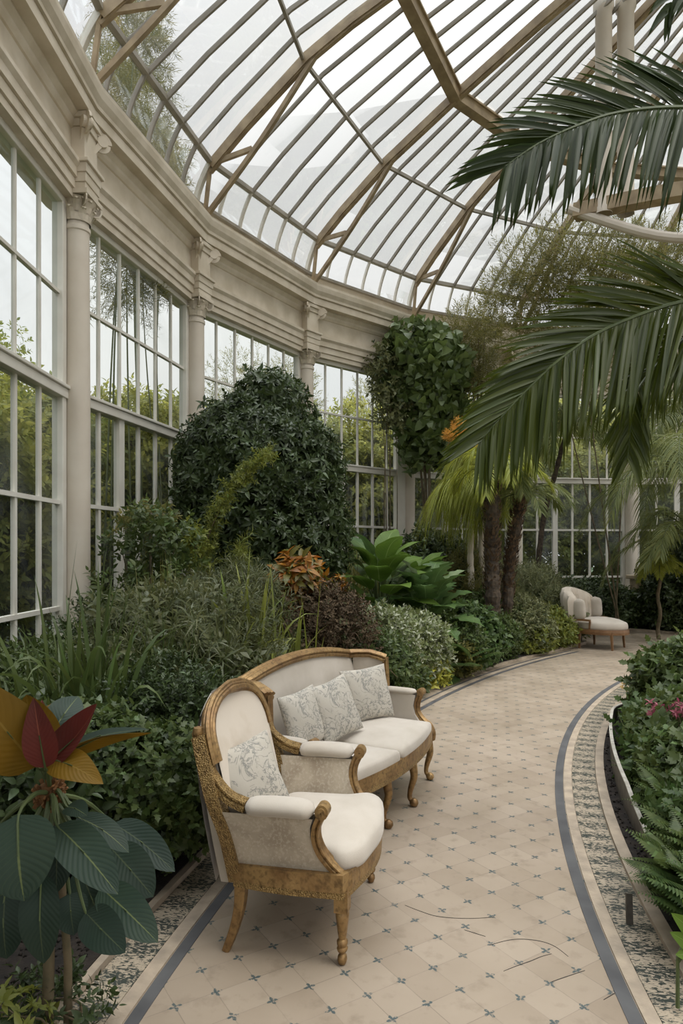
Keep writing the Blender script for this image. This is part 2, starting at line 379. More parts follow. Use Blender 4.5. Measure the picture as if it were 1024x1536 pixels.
# ------------------------------------------------------------------ foliage helpers (numpy)
def unit(a): return a / np.maximum(np.linalg.norm(a, axis=-1, keepdims=True), 1e-9)
def leaf(kind='simple', w=.35, fold=.12, droop=.15):
    """leaf along +Y, unit length, normal +Z"""
    if kind == 'simple':
        V = [(0, 0, 0), (-w / 2, .45, fold * .6), (0, .5, 0), (w / 2, .45, fold * .6), (0, 1, -droop)]
        T = [(0, 2, 1), (0, 3, 2), (1, 2, 4), (2, 3, 4)]
    elif kind == 'flat':
        V = [(0, 0, 0), (-w / 2, .45, 0), (w / 2, .45, 0), (0, 1, -droop)]
        T = [(0, 2, 1), (1, 2, 3)]
    else:
        prof = {'ovate': [(.12, .55), (.35, 1.), (.65, .75)], 'heart': [(.0, .8), (.22, 1.), (.6, .7)], 'lobed': [(.12, .45), (.28, 1.), (.42, .5), (.6, .8), (.75, .35)], 'strap': [(.1, .8), (.4, 1.), (.75, .75)]}[kind]
        V = [(0, 0, 0)]; T = []
        for y, k in prof:
            z = -droop * y * y; V += [(-w / 2 * k, y, z + fold * k * .5), (0, y, z), (w / 2 * k, y, z + fold * k * .5)]
        V.append((0, 1, -droop)); n = len(prof)
        T += [(0, 2, 1), (0, 3, 2)]
        for i in range(n - 1):
            a = 1 + 3 * i; b = a + 3
            T += [(a, a + 1, b + 1), (a, b + 1, b), (a + 1, a + 2, b + 2), (a + 1, b + 2, b + 1)]
        a = 1 + 3 * (n - 1); e = len(V) - 1; T += [(a, a + 1, e), (a + 1, a + 2, e)]
    return np.array(V, float), np.array(T, int)
def frames_z(d, spin=None):
    d = unit(d); ref = np.tile([0.13, 0.21, 1.0], (len(d), 1)); ref[np.abs(d[:, 2]) > .95] = [1, .1, 0]
    x = unit(np.cross(ref, d)); y = np.cross(d, x)
    if spin is not None:
        c, s = np.cos(spin)[:, None], np.sin(spin)[:, None]; x, y = c * x + s * y, -s * x + c * y
    return np.stack([x, y, d], axis=2)
def frames_y(d, nrm):
    """Y along d, Z close to nrm"""
    y = unit(d); x = unit(np.cross(y, nrm)); z = np.cross(x, y)
    return np.stack([x, y, z], axis=2)
def inst(tpl, P, M, S):
    V, T = tpl; n = len(P)
    if np.ndim(S) == 1: S = np.asarray(S)[:, None]
    Vs = np.einsum('nij,vj->nvi', M, V) * np.reshape(S, (n, 1, -1)) + P[:, None, :]
    Ts = T[None] + (np.arange(n) * len(V))[:, None, None]
    return Vs.reshape(-1, 3), Ts.reshape(-1, 3)
def join(parts):
    Vs, Ts, o = [], [], 0
    for V, T in parts:
        Vs.append(V); Ts.append(T + o); o += len(V)
    return np.concatenate(Vs), np.concatenate(Ts)
def sprig(lf, n=9, length=1., leaf_len=.45, spread=55, twig=.012, seed=0, whorl=False, pinnate=False):
    """twig along +Z carrying n leaves"""
    r = np.random.default_rng(seed)
    t = np.linspace(.15, 1, n) + r.normal(0, .03, n); ang = np.arange(n) * (2.4 if not pinnate else PI) + r.normal(0, .3, n)
    if whorl: t[:] = .9 + r.normal(0, .05, n)
    el = np.radians(90 - spread * (1.1 - .5 * np.linspace(0, 1, n)) + r.normal(0, 10, n))
    d = np.stack([np.cos(ang) * np.cos(el), np.sin(ang) * np.cos(el), np.sin(el)], 1)
    P = np.stack([0 * t, 0 * t, t * length], 1)
    nrm = np.tile([0, 0, 1.], (n, 1)) + r.normal(0, .25, (n, 3))
    A = inst(lf, P, frames_y(d, nrm), leaf_len * (1 + r.normal(0, .15, n)))
    w = twig; tw = (np.array([(-w, 0, 0), (w, 0, 0), (0, w, 0), (0, 0, length)], float), np.array([(0, 1, 3), (1, 2, 3), (2, 0, 3)]))
    return join([A, tw])
def lumpy(n, seed, k=.16):
    r = np.random.default_rng(seed); out = np.ones(len(n))
    for f in (2, 4, 7):
        a = r.normal(0, f, 3); out += k / f ** .5 * np.sin(n @ a + r.uniform(0, 6))
    return out
def scatter_lobes(lobes, n, seed, inner=.2, lump=.16, low=-.7, up=.45):
    r = np.random.default_rng(seed); lobes = np.array(lobes, float)
    ar = (lobes[:, 3] * lobes[:, 4] + lobes[:, 3] * lobes[:, 5] + lobes[:, 4] * lobes[:, 5]) ; ar /= ar.sum()
    k = r.choice(len(lobes), n, p=ar); d = unit(r.normal(0, 1, (n * 2, 3))); d = d[d[:, 2] > low][:n]
    while len(d) < n: d = np.concatenate([d, d])[:n]
    rad = np.where(r.random(n) < inner, r.uniform(.3, .8, n), r.uniform(.82, 1.0, n)) * lumpy(d, seed, lump)
    P = lobes[k, :3] + d * lobes[k, 3:6] * rad[:, None]
    D = unit(unit(d / lobes[k, 3:6]) + np.array([0, 0, up]) + r.normal(0, .35, (n, 3)))
    return P, D, r
def bush_mesh(lobes, n, size, sprigs, seed, inner=.2, lump=.16, low=-.7, up=.45, floor=.03):
    P, D, r = scatter_lobes(lobes, n, seed, inner, lump, low, up)
    P[:, 2] = np.maximum(P[:, 2], floor + .02)
    parts = []; idx = r.integers(0, len(sprigs), n)
    for i, sp in enumerate(sprigs):
        q = idx == i
        if not q.any(): continue
        m = q.sum(); parts.append(inst(sp, P[q], frames_z(D[q], r.uniform(0, 6.28, m)), size * r.uniform(.7, 1.3, m)))
    V, T = join(parts); V[:, 2] = np.maximum(V[:, 2], floor); return V, T
S_SMALL = [sprig(leaf('simple', .5, .15), 9, 1, .42, 60, seed=i) for i in range(3)]
S_OV = [sprig(leaf('ovate', .48, .15, .2), 8, 1, .5, 62, seed=i + 5) for i in range(3)]
S_FINE = [sprig(leaf('flat', .16, 0, .2), 12, 1, .4, 50, seed=i + 9, twig=.006) for i in range(3)]
S_WISP = [sprig(leaf('flat', .09, 0, .5), 12, 1, .6, 45, seed=i + 19, twig=.006) for i in range(3)]
S_LOB = [sprig(leaf('lobed', .75, .1, .2), 6, 1, .55, 65, seed=i + 29) for i in range(3)]
S_PAL = [sprig(leaf('ovate', .38, .12, .25), 7, .7, .75, 85, seed=i + 39, whorl=True) for i in range(3)]
def pinna(seed):
    r = np.random.default_rng(seed); n = 26; t = np.linspace(.12, 1, n)
    parts = []
    for s in (-1, 1):
        d = np.stack([s * np.ones(n), 0 * t, .45 + 0 * t], 1); P = np.stack([0 * t, -.28 * t * t, t], 1)
        L = .30 * np.sin(np.clip(t * 1.05, 0, 1) * PI * .8 + .5) + .02
        parts.append(inst(leaf('flat', .30, 0, .25), P, frames_y(d, np.tile([0, 1., 0.2], (n, 1))), L))
    w = .008; parts.append((np.array([(-w, 0, 0), (w, 0, 0), (w, -.07, .5), (-w, -.07, .5), (0, -.28, 1)], float), np.array([(0, 1, 2), (0, 2, 3), (3, 2, 4)])))
    return join(parts)
S_FERN = [pinna(1), pinna(2)]
S_IVY = [sprig(leaf('heart', .8, .14, .25), 5, 1, .62, 75, seed=i + 49) for i in range(3)]

def stems(lobes, base, mb, r0=.03, n=5, seed=0):
    rr = random.Random(seed); base = Vector(base)
    for k in range(n):
        L = lobes[k % len(lobes)]; e = Vector((L[0] + rr.uniform(-.5, .5) * L[3], L[1] + rr.uniform(-.5, .5) * L[4], L[2] + rr.uniform(.1, .5) * L[5]))
        b = base + Vector((rr.uniform(-.12, .12), rr.uniform(-.12, .12), 0)); m = (b + e) / 2 + Vector((rr.uniform(-.1, .1), rr.uniform(-.1, .1), .05))
        mb.tube(bez([b, m, e], 4), [r0, r0, r0 * .9, r0 * .8, r0 * .7, r0 * .6, r0 * .5, r0 * .4, r0 * .25], 6)
def plant(name, label, cat, lobes, n, size, sprigs, m, seed, group=None, stem=True, r0=.025, nst=5, base=None, floor=.04, **kw):
    lobes = [tuple(l) for l in lobes]
    cx = sum(l[0] for l in lobes) / len(lobes); cyy = sum(l[1] for l in lobes) / len(lobes)
    if base is None: base = (cx, cyy)
    e = empty(name, (base[0], base[1], 0), 0, label, cat, group)
    off = np.array([base[0], base[1], 0])
    V, T = bush_mesh(lobes, n, size, sprigs, seed, floor=floor, **kw)
    tri_mesh('foliage', V - off, T, m, e)
    if stem:
        mb = MB(); stems([(l[0] - off[0], l[1] - off[1], *l[2:]) for l in lobes], (0, 0, 0), mb, r0, nst, seed); obj('stem', mb, STEM, e, smooth=True)
    return e
def blades(name, N, base, spread, h, reach, w, m, parent, seed, droop=.5, S=6, hv=.3):
    r = np.random.default_rng(seed); a = r.uniform(0, 2 * PI, N); t = np.linspace(0, 1, S + 1)
    H = h * (1 + r.uniform(-hv, hv, N)); Q = reach * r.uniform(.15, 1.1, N); D = droop * H * r.uniform(.3, 1.3, N) * (Q / reach)
    b = np.stack([r.normal(0, spread, N), r.normal(0, spread, N), 0 * a], 1)
    d = np.stack([np.cos(a), np.sin(a), 0 * a], 1); sd = np.stack([-np.sin(a), np.cos(a), 0 * a], 1)
    C = b[:, None] + d[:, None] * (Q[:, None] * t ** 1.6)[..., None] + np.array([0, 0, 1.]) * (H[:, None] * t - D[:, None] * t ** 3)[..., None]
    wd = w * r.uniform(.6, 1.2, N)[:, None] * np.minimum(1, .5 + 2 * t) * (1 - t ** 2.5)
    tw = r.normal(0, .4, N)[:, None, None]
    up = np.array([0, 0, 1.])
    Lf = C + (sd[:, None] + up * tw) * wd[..., None] / 2; Rt = C - (sd[:, None] + up * tw) * wd[..., None] / 2
    V = np.stack([Lf, Rt], 2).reshape(-1, 3); V[:, 2] = np.maximum(V[:, 2], .01)
    T = []
    for i in range(S): T += [(2 * i, 2 * i + 1, 2 * i + 3), (2 * i, 2 * i + 3, 2 * i + 2)]
    T = np.array(T)[None] + (np.arange(N) * 2 * (S + 1))[:, None, None]
    return tri_mesh(name, V, T.reshape(-1, 3), m, parent)

# ------------------------------------------------------------------ the building: polygonal apse with a straight wall before it
CX, CY, RR = 6.8, 6.9, 9.72
corners = []   # (pos, inward)
for y in (-6.0, -2.6, .75, 4.1): corners.append((Vector((-3.0 + .02 * y, y)), Vector((1, -.01))))
for a in (176.5, 158.4, 140.2, 123.2, 105.8, 88.5, 70.5, 52.5):
    c = Vector((CX + RR * math.cos(R(a)), CY + RR * math.sin(R(a)))); corners.append((c, Vector((-math.cos(R(a)), -math.sin(R(a))))))
NB = len(corners)
iA = 4
def cp(k, i, z):
    c, n = corners[k]; return Vector((c.x + n.x * i, c.y + n.y * i, z))
def bp(k, t, i, z): return cp(k, i, z).lerp(cp(k + 1, i, z), t)
def bdir(k):
    d = corners[k + 1][0] - corners[k][0]; return Vector((d.x, d.y, 0)).normalized()
def inw(k): d = bdir(k); return Vector((d.y, -d.x, 0))

ground = MB(); ground.poly([(-60, -30, -.06), (70, -30, -.06), (70, 80, -.06), (-60, 80, -.06)])
tag(obj('ground_outside', ground, LAWN), kind='structure')
fl = MB(); fl.poly([cp(k, -.3, 0) for k in range(NB)][::-1] + [(14, -6, 0)][::-1])
fl = MB(); P = [cp(k, -.3, 0) for k in range(NB)] + [Vector((16.5, 6, 0)), Vector((16.5, -6, 0))]; fl.poly(P[::-1]); 
FLO = tag(obj('floor', fl, FLOOR), kind='structure')
CRK = mat('crack_dark', (.05, .042, .035), rough=.9)
def gp(px, py): d = CH * F / (py - 828); return Vector(((px - 512) * d / F, d, .0015))
for pl in (((607, 1358), (630, 1367), (657, 1375), (700, 1378), (741, 1376)), ((696, 1395), (712, 1400), (728, 1405)), ((734, 1418), (760, 1411), (782, 1409), (810, 1412), (832, 1420), (852, 1435)), ((755, 1457), (775, 1449), (795, 1442), (812, 1435), (827, 1431)), ((827, 1473), (850, 1465), (877, 1456)), ((905, 1500), (925, 1488))):
    q = bez([gp(*p) for p in pl], 5); n_ = len(q); cm = MB(); cm.sweep(q, [(-.5, -.001), (.5, -.001), (.5, .0005), (-.5, .0005)], scale=[.0024 * (.35 + .65 * math.sin(PI * i / (n_ - 1))) for i in range(n_)])
    for k_ in range(len(cm.v)): cm.v[k_] = (cm.v[k_][0], cm.v[k_][1], .0018 if cm.v[k_][2] > .0015 else 0.0)
    obj('crack', cm, CRK, FLO)

# entablature
prof_in = [(-.35, 5.45), (.03, 5.45), (.03, 5.53), (.018, 5.535), (.05, 5.545), (.05, 5.65), (.038, 5.655), (.075, 5.665), (.075, 5.76), (.11, 5.80), (.11, 5.845), (.0, 5.86), (.0, 6.20), (.02, 6.21), (.045, 6.25), (.045, 6.29), (.09, 6.34), (.09, 6.36), (.21, 6.37), (.21, 6.49), (.195, 6.50), (.235, 6.51), (.235, 6.555), (.275, 6.62), (.29, 6.70), (.29, 6.745), (.02, 6.78), (-.02, 6.80), (-.02, 7.0), (-.06, 7.02), (-.35, 7.02)]
for k in range(NB - 1):
    m = MB(); rows = [[cp(kk, i, z) for i, z in prof_in] for kk in (k, k + 1)]
    # mitred at the corners
    m.quadgrid(rows, cv=True); m.poly(rows[0]); m.poly(rows[1][::-1])
    tag(obj('trim_%d' % (k + 1), m, PAINTD), kind='structure')
    # dwarf wall
    m = MB(); rows = [[cp(kk, i, z) for i, z in ((-.3, 0), (-.3, .5), (.04, .5), (.04, .46), (.0, .44), (0, 0))] for kk in (k, k + 1)]
    m.quadgrid(rows, cv=True); tag(obj('wall_apse' if k >= iA else 'wall_left', m, PAINT), kind='structure')

# windows: one Empty per bay with frame, posts, transoms, glazing bars and panes
def window(k):
    e = empty('window_%d' % (k + 1), bp(k, .5, 0, 0), 0, kind='structure'); o = Vector(e.location)
    up = (0, 0, 1); n = inw(k)
    I = -.12
    def vb(t, z0, z1, w, dpt, mb): mb.beam(bp(k, t, I, z0) - o, bp(k, t, I, z1) - o, w, dpt, up=n)
    def hb(z, t0, t1, h, dpt, mb): mb.beam(bp(k, t0, I, z) - o, bp(k, t1, I, z) - o, dpt, h)
    fr = MB()
    for t in (.055, .945): vb(t, .5, 5.45, .10, .12, fr)
    for t in (.015, .985): vb(t, .5, 5.45, .14, .05, fr)
    hb(5.42, .0, 1, .08, .12, fr); hb(.53, 0, 1, .08, .14, fr)
    obj('window_frame', fr, WHITE, e, bevel=.008)
    tr = MB(); hb(3.35, .03, .97, .10, .16, tr); hb(3.42, .03, .97, .035, .21, tr); obj('transom', tr, WHITE, e, bevel=.006)
    ts = [.05 + .15 * j for j in range(1, 6)]
    br = MB()
    for j, t in enumerate(ts):
        vb(t, 3.4, 5.42, .036, .035, br); vb(t, .55, 3.3, .12 if j == 1 else .05, .08 if j == 1 else .04, br)
    for z in (4.42,): hb(z, .05, .95, .035, .05, br)
    for z in (2.18, 1.05): hb(z, .05, .95, .045, .06, br)
    obj('glazing_bars', br, WHITE, e)
    g = MB()
    for z0, z1 in ((.55, 3.3), (3.42, 5.4)):
        g.poly([bp(k, .05, I, z0) - o, bp(k, .95, I, z0) - o, bp(k, .95, I, z1) - o, bp(k, .05, I, z1) - o])
    obj('glass', g, GLASS, e)
for k in range(NB - 1): window(k)

# clerestory and roof
SI = .27
ZP = 7.58
prof_r = [(0, ZP), (.6, 7.97), (1.6, 8.52), (3.0, 9.08), (4.45, 9.60), (6.5, 10.25), (9.3, 10.95)]
def hz(s):
    for (a, za), (b, zb) in zip(prof_r, prof_r[1:]):
        if s <= b: return za + (zb - za) * (s - a) / (b - a)
    return prof_r[-1][1]
def rp(k, t, s):
    """point on the roof over bay k"""
    a = cp(k, SI + s, 0); b = cp(k + 1, SI + s, 0); p = a.lerp(b, t)
    lift = .35 * max(0, min(1, s / 2)) if k <= iA else 0    # the bays by the straight wall rise more
    lift0 = lift; lb = .35 * max(0, min(1, s / 2)) if k + 1 <= iA + 1 else 0
    z = hz(s) + lift * (1 - t) + lb * t if k <= iA else hz(s) + (.35 * max(0, min(1, s / 2)) * (1 - t) if k == iA + 1 else 0)
    return Vector((p.x, p.y, z))
def cler(k, t, v):
    """clerestory surface, bulging outwards"""
    i = .02 + (SI - .02) * v ** 1.5; z = 7.0 + (ZP - 7.0) * v
    return bp(k, t, i, z)
roof = empty('ceiling', (CX, CY, 0), kind='structure'); RO = Vector((CX, CY, 0))
SMAX = 9.3
svals = [0, .6, 1.6, 3.0, 4.45, 6.5, SMAX]
for k in range(1, NB - 1):
    g = MB(); g.quadgrid([[rp(k, t, s) - RO for t in (0, .5, 1)] for s in svals]); obj('roof_glass', g, RGLASS, roof)
    g = MB(); g.quadgrid([[cler(k, t, v) - RO for t in (0, 1)] for v in (0, .25, .5, .75, 1)]); obj('clerestory_glass', g, RGLASS, roof)
    for j in range(1, 6):
        t = j / 6
        b = MB(); smx = SMAX if j == 3 else 6.5
        if k >= iA: pass
        ss = [s for s in svals if s <= smx] + ([smx] if smx not in svals else [])
        b.sweep([rp(k, t, s) - RO for s in ss], [(-.016, -.045), (.016, -.045), (.022, .012), (-.022, .012)]); obj('glazing_bar', b, BAR, roof)
        b = MB(); b.sweep([cler(k, t, v) - RO for v in (0, .25, .5, .75, 1)], [(-.016, -.03), (.016, -.03), (.016, .03), (-.016, .03)], ups=[inw(k)] * 5); obj('clerestory_rib', b, WHITE if k > iA else BAR, roof)
    b = MB(); b.beam(rp(k, 0, 0) - RO, rp(k, 1, 0) - RO, .085, .07); b.beam(cler(k, 0, .02) - RO, cler(k, 1, .02) - RO, .07, .05); obj('eaves_purlin', b, BAR, roof)
    b = MB(); b.beam(rp(k, 0, 1.55) - RO - Vector((0, 0, .05)), rp(k, 1, 1.55) - RO - Vector((0, 0, .05)), .045, .06); obj('purlin', b, BAR, roof)
    b = MB(); b.beam(rp(k, 0, 6.5) - RO, rp(k, 1, 6.5) - RO, .06, .08); obj('purlin', b, BAR, roof)
    b = MB(); a0 = rp(k, 0, 3.0) - RO - Vector((0, 0, .10)); a1 = rp(k, 1, 3.0) - RO - Vector((0, 0, .10))
    b.beam(a0, a1, .17, .16); b.beam(a0 + Vector((0, 0, .09)), a1 + Vector((0, 0, .09)), .24, .03); obj('ring_beam', b, WOOD, roof)
for k in range(1, NB):
    kk = min(k, NB - 2); t = 0 if k <= NB - 2 else 1
    b = MB(); pts = [rp(kk, t, s) - RO - Vector((0, 0, .05)) for s in [0, .3, .6, 1.1, 1.6, 2.3, 3.0, 3.7, 4.45, 5.5, 6.5, SMAX]]
    b.sweep(pts, [(-.05, -.09), (.05, -.09), (.05, .05), (-.05, .05)]); b.sweep([p - Vector((0, 0, .11)) for p in pts], [(-.032, -.02), (.032, -.02), (.032, .02), (-.032, .02)]); obj('main_rib', b, WOOD, roof)
    b = MB(); c, n = corners[k]; n3 = Vector((n.x, n.y, 0))
    foot = cp(k, .2, 6.78) - RO; top = rp(kk, t, 1.75) - RO - Vector((0, 0, .14))
    mid = (foot + top) / 2 + Vector((0, 0, -.04)) + n3 * .03
    b.sweep(bez([foot, mid, top], 6), [(-.032, -.032), (.032, -.032), (.032, .032), (-.032, .032)]); obj('roof_brace', b, WOOD, roof)
    b = MB(); b.beam(rp(kk, t, 0) - RO - Vector((0, 0, .03)), foot.lerp(top, .43), .05, .07); b.beam(cp(k, .16, 6.76) - RO, rp(kk, t, 0) - RO, .05, .05, up=n3); obj('brace_tie', b, WOOD, roof)
    b = MB(); b.sweep([cp(k, .0 + .27 * v ** 1.5, 7.0 + (ZP - 7) * v) - RO for v in (0, .25, .5, .75, 1)], [(-.035, -.04), (.035, -.04), (.035, .04), (-.035, .04)], ups=[n3] * 5); obj('clerestory_post', b, WHITE, roof)
# tie truss across the room, seen behind the palm fronds
tb = MB(); p0 = W(862, 10.5, 318); p1 = W(1280, 8.6, 268); p1b = W(1270, 8.6, 360)
tb.sweep(bez([p0, p0.lerp(p1, .5) + Vector((0, 0, .12)), p1], 6), [(-.12, -.11), (.12, -.11), (.12, .09), (-.12, .09)]); obj('truss_beam', tb.xf(Matrix.Translation(-RO)), WOOD, roof)
tb = MB(); tb.tube(bez([p0 + Vector((-.1, 0, .05)), p0.lerp(p1b, .35) + Vector((0, 0, -.22)), p0.lerp(p1b, .7) + Vector((0, 0, -.1)), p1b], 6), .075, 10); obj('truss_arc', tb.xf(Matrix.Translation(-RO)), PAINT, roof)
for px in (905, 938):
    q = W(px, 10.25, 318); s_ = 0
    tb = MB(); tb.lathe([(.13, 0), (.13, 6)], (q.x, q.y, q.z - .35), 16)
    top = 9.9
    tb = MB(); tb.lathe([(.125, 6.72), (.125, 6.8), (.12, 6.82), (.12, 9.75), (.15, 9.8), (.15, 9.95)], (q.x, q.y, 0), 16); obj('truss_post', tb.xf(Matrix.Translation(-RO)), PAINT, roof, smooth=True)

# columns
def column(k, label):
    c, n = corners[k]; e = empty('column', (c.x, c.y, 0), math.atan2(n.y, n.x) - PI / 2, label, 'column', 'cream columns along the glass wall')
    # local +y points into the room
    m = MB(); r = .14
    m.lathe([(r * 1.02, .62), (r * 1.02, .70), (r, .74), (r, 3), (r * .93, 5.14), (r * 1.02, 5.15), (r * 1.02, 5.19), (r * .92, 5.2), (r * .9, 5.26)], (0, .0, 0), 32); obj('shaft', m, PAINT, e, smooth=True)
    m = MB(); m.box((0, 0, .25), (.46, .46, .5)); m.lathe([(.23, .5), (.24, .54), (.2, .58), (.21, .62), (.17, .64)], (0, 0, 0), 32); obj('base', m, PAINT, e)
    m = MB(); m.lathe([(.145, 5.24), (.15, 5.28), (.145, 5.34), (.16, 5.42), (.19, 5.47), (.2, 5.48)], (0, 0, 0), 24)
    for j in range(8):   # acanthus leaves
        a = 2 * PI * j / 8
        for zz, rr_, hh, ww in ((5.25, .15, .12, .07), (5.33, .155, .13, .06)):
            aa = a + (PI / 8 if zz > 5.3 else 0); d = Vector((math.cos(aa), math.sin(aa), 0)); s = Vector((-d.y, d.x, 0)); o = d * rr_
            rows = [[o + d * q + s * w * x + Vector((0, 0, zz + h)) - d * .012 * abs(x) for x in (-1, -.5, 0, .5, 1)] for q, h, w in ((.0, 0, ww * .5), (.015, hh * .5, ww * .62), (.04, hh * .85, ww * .55), (.065, hh * .95, ww * .4), (.07, hh * .8, ww * .15))]
            m.quadgrid(rows)
    for j in range(4):   # corner volutes
        a = PI / 4 + j * PI / 2; d = Vector((math.cos(a), math.sin(a), 0)); s = Vector((-d.y, d.x, 0))
        pts = [d * (.2 + .035 * math.cos(q) * (1 - q / 14)) + Vector((0, 0, 5.46 + .035 * math.sin(q) * (1 - q / 14))) for q in np.linspace(PI / 2, -3 * PI, 22)]
        m.sweep(pts, [(-.03, -.008), (.03, -.008), (.03, .008), (-.03, .008)], ups=[s] * len(pts)); m.box(d * .2 + Vector((0, 0, 5.46)), (.02, .05, .02), a)
    m.box((0, 0, 5.515), (.40, .40, .05)); obj('capital', m, PAINTD, e)
    m = MB()
    for z0, z1, w in ((5.54, 5.62, .34), (5.62, 5.72, .36), (5.72, 5.82, .385), (5.82, 5.86, .44), (5.86, 6.22, .32), (6.22, 6.30, .36), (6.30, 6.36, .42)):
        m.box((0, .0, (z0 + z1) / 2), (w, w, z1 - z0))
    obj('impost_block', m, PAINTD, e, bevel=.006)
    for sx in (-1, 1):   # scrolled consoles
        m = MB(); ax = Vector((sx * .7, .7, 0)).normalized(); s = Vector((-ax.y, ax.x, 0))
        pts = [ax * (.27 + .07 * math.cos(q) * (1 - q * .04)) + Vector((0, 0, 6.24 + .07 * math.sin(q) * (1 - q * .04))) for q in np.linspace(0, 2 * PI, 18)]
        m.sweep(pts, [(-.055, -.012), (.055, -.012), (.055, .012), (-.055, .012)], ups=[s] * 18)
        rows = [[ax * (.27 + .062 * math.cos(q)) + s * u + Vector((0, 0, 6.24 + .062 * math.sin(q))) for q in np.linspace(0, 2 * PI, 18)] for u in (-.05, .05)]
        m.quadgrid(rows); m.poly(rows[0]); m.poly(rows[1][::-1])
        m.sweep([ax * .1 + Vector((0, 0, 6.32)), ax * .24 + Vector((0, 0, 6.31))], [(-.05, -.03), (.05, -.03), (.05, .03), (-.05, .03)])
        m.sweep(bez([ax * .24 + Vector((0, 0, 6.19)), ax * .17 + Vector((0, 0, 6.08)), ax * .14 + Vector((0, 0, 5.95))], 4), [(-.045, -.03), (.045, -.03), (.045, .03), (-.045, .03)], ups=[ax] * 9, scale=list(np.linspace(1, .6, 9)))
        obj('console', m, PAINTD, e, bevel=.004)
    return e
column(iA, 'big cream column closest to the camera between the two tall left windows')
column(iA + 1, 'cream column partly behind the large dark shrub, second one along the wall')
column(iA + 2, 'cream column mostly hidden behind the top of the large dark shrub')
column(iA + 3, 'cream column wrapped in hanging ivy at the middle of the curved wall')
column(iA + 4, 'pale column behind the shaggy palm trunks beside the low far window')
column(iA + 5, 'pale column at the far right behind the lounge chair and feathery palms')
# blind panel beside the ivy column
m = MB(); m.box((0, 0, 0), (.36, .14, 4.9)); e = obj('trim_40', m, WHITE, bevel=.01); e.location = bp(iA + 2, .93, -.04, 2.9); e.rotation_euler[2] = math.atan2(bdir(iA + 2).y, bdir(iA + 2).x); tag(e, kind='structure')

# ------------------------------------------------------------------ path borders and beds
PC = Vector((13.417, 1.095, 0)); PO2 = Vector((14.92, -.098, 0))
def arc(r0, r1, z0, z1, a0, a1, n=90, PC=PC):
    """ring sector between radii, flat top at z1 with sides down to z0. angles measured from -X going to +Y"""
    m = MB(); rows = []
    for i in range(n + 1):
        a = a0 + (a1 - a0) * i / n; d = Vector((-math.cos(a), math.sin(a), 0))
        rows.append([PC + d * r0 + Vector((0, 0, z0)), PC + d * r0 + Vector((0, 0, z1)), PC + d * r1 + Vector((0, 0, z1)), PC + d * r1 + Vector((0, 0, z0))])
    m.quadgrid(rows); m.poly(rows[0]); m.poly(rows[-1][::-1]); return m
A0, A1 = R(-14), R(50)
AL = R(46)
for nm, r0, r1, z, mt, ae in (('trim_slate_inner', 12.425, 12.48, .003, STRIPE, A1), ('trim_stone_inner', 12.366, 12.42, .006, STONE, A1), ('trim_mosaic_inner', 12.20, 12.362, .004, MOSAIC, A1), ('trim_kerb_inner', 12.135, 12.196, .02, STONE, A1)):
    tag(obj(nm, arc(r0, r1, -.01, z, A0, ae), mt), kind='structure')
for nm, r0, r1, z, mt, ae in (('trim_slate_outer', 15.825, 15.875, .003, STRIPE, AL), ('trim_stone_outer', 15.88, 15.94, .006, STONE, AL), ('trim_mosaic_outer', 15.944, 16.10, .004, MOSAIC, R(26)), ('trim_slate_thin', 15.965, 15.985, .006, STRIPE, AL), ('trim_kerb_outer', 16.105, 16.17, .03, STONE, AL)):
    tag(obj(nm, arc(r0, r1, -.01, z, R(-10) if 'thin' not in nm else R(26.1), ae, PC=PO2), mt), kind='structure')
# soil beds
def po(r, a): return PO2 + Vector((-math.cos(a) * r, math.sin(a) * r, 0))
def pc(r, a): return PC + Vector((-math.cos(a) * r, math.sin(a) * r, 0))
edge = [po(16.14, R(-12) + R(12 + 45.6) * i / 60) for i in range(61)] + [Vector(p) for p in ((4.35, 12.25, 0), (4.7, 13.2, 0), (5.2, 14.0, 0), (5.9, 14.45, 0), (6.5, 13.9, 0), (7.0, 13.3, 0), (8.2, 12.6, 0), (10, 12.3, 0), (12.5, 12.2, 0))]
outer = [cp(k, 0.0, 0) for k in range(0, NB)]
m = MB(); top = [Vector((p.x, p.y, .035)) for p in edge] + [Vector((p.x, p.y, .035)) for p in outer[::-1]]
m.poly(top[::-1]); m.quadgrid([[Vector((p.x, p.y, .035)), Vector((p.x, p.y, -.01))] for p in edge])
soil = obj('planting_soil', m, SOIL); tag(soil, 'dark soil of the planting bed between the glass wall and the path', 'soil', kind='stuff')
kb = MB(); kb.sweep([p + Vector((0, 0, .02)) for p in edge[60:]], [(-.04, -.03), (.04, -.03), (.04, .03), (-.04, .03)]); tag(obj('trim_kerb_far', kb, STONE), kind='structure')
m = MB(); e2 = [pc(12.15, A0 + (A1 - A0) * i / 60) for i in range(61)]
m.poly([Vector((p.x, p.y, .015)) for p in e2] + [Vector((8, 9.5, .015)), Vector((8, -2.5, .015))]); soil2 = obj('planting_soil', m, SOIL)
tag(soil2, 'dark soil of the planting bed inside the curve, right of the path', 'soil', kind='stuff')
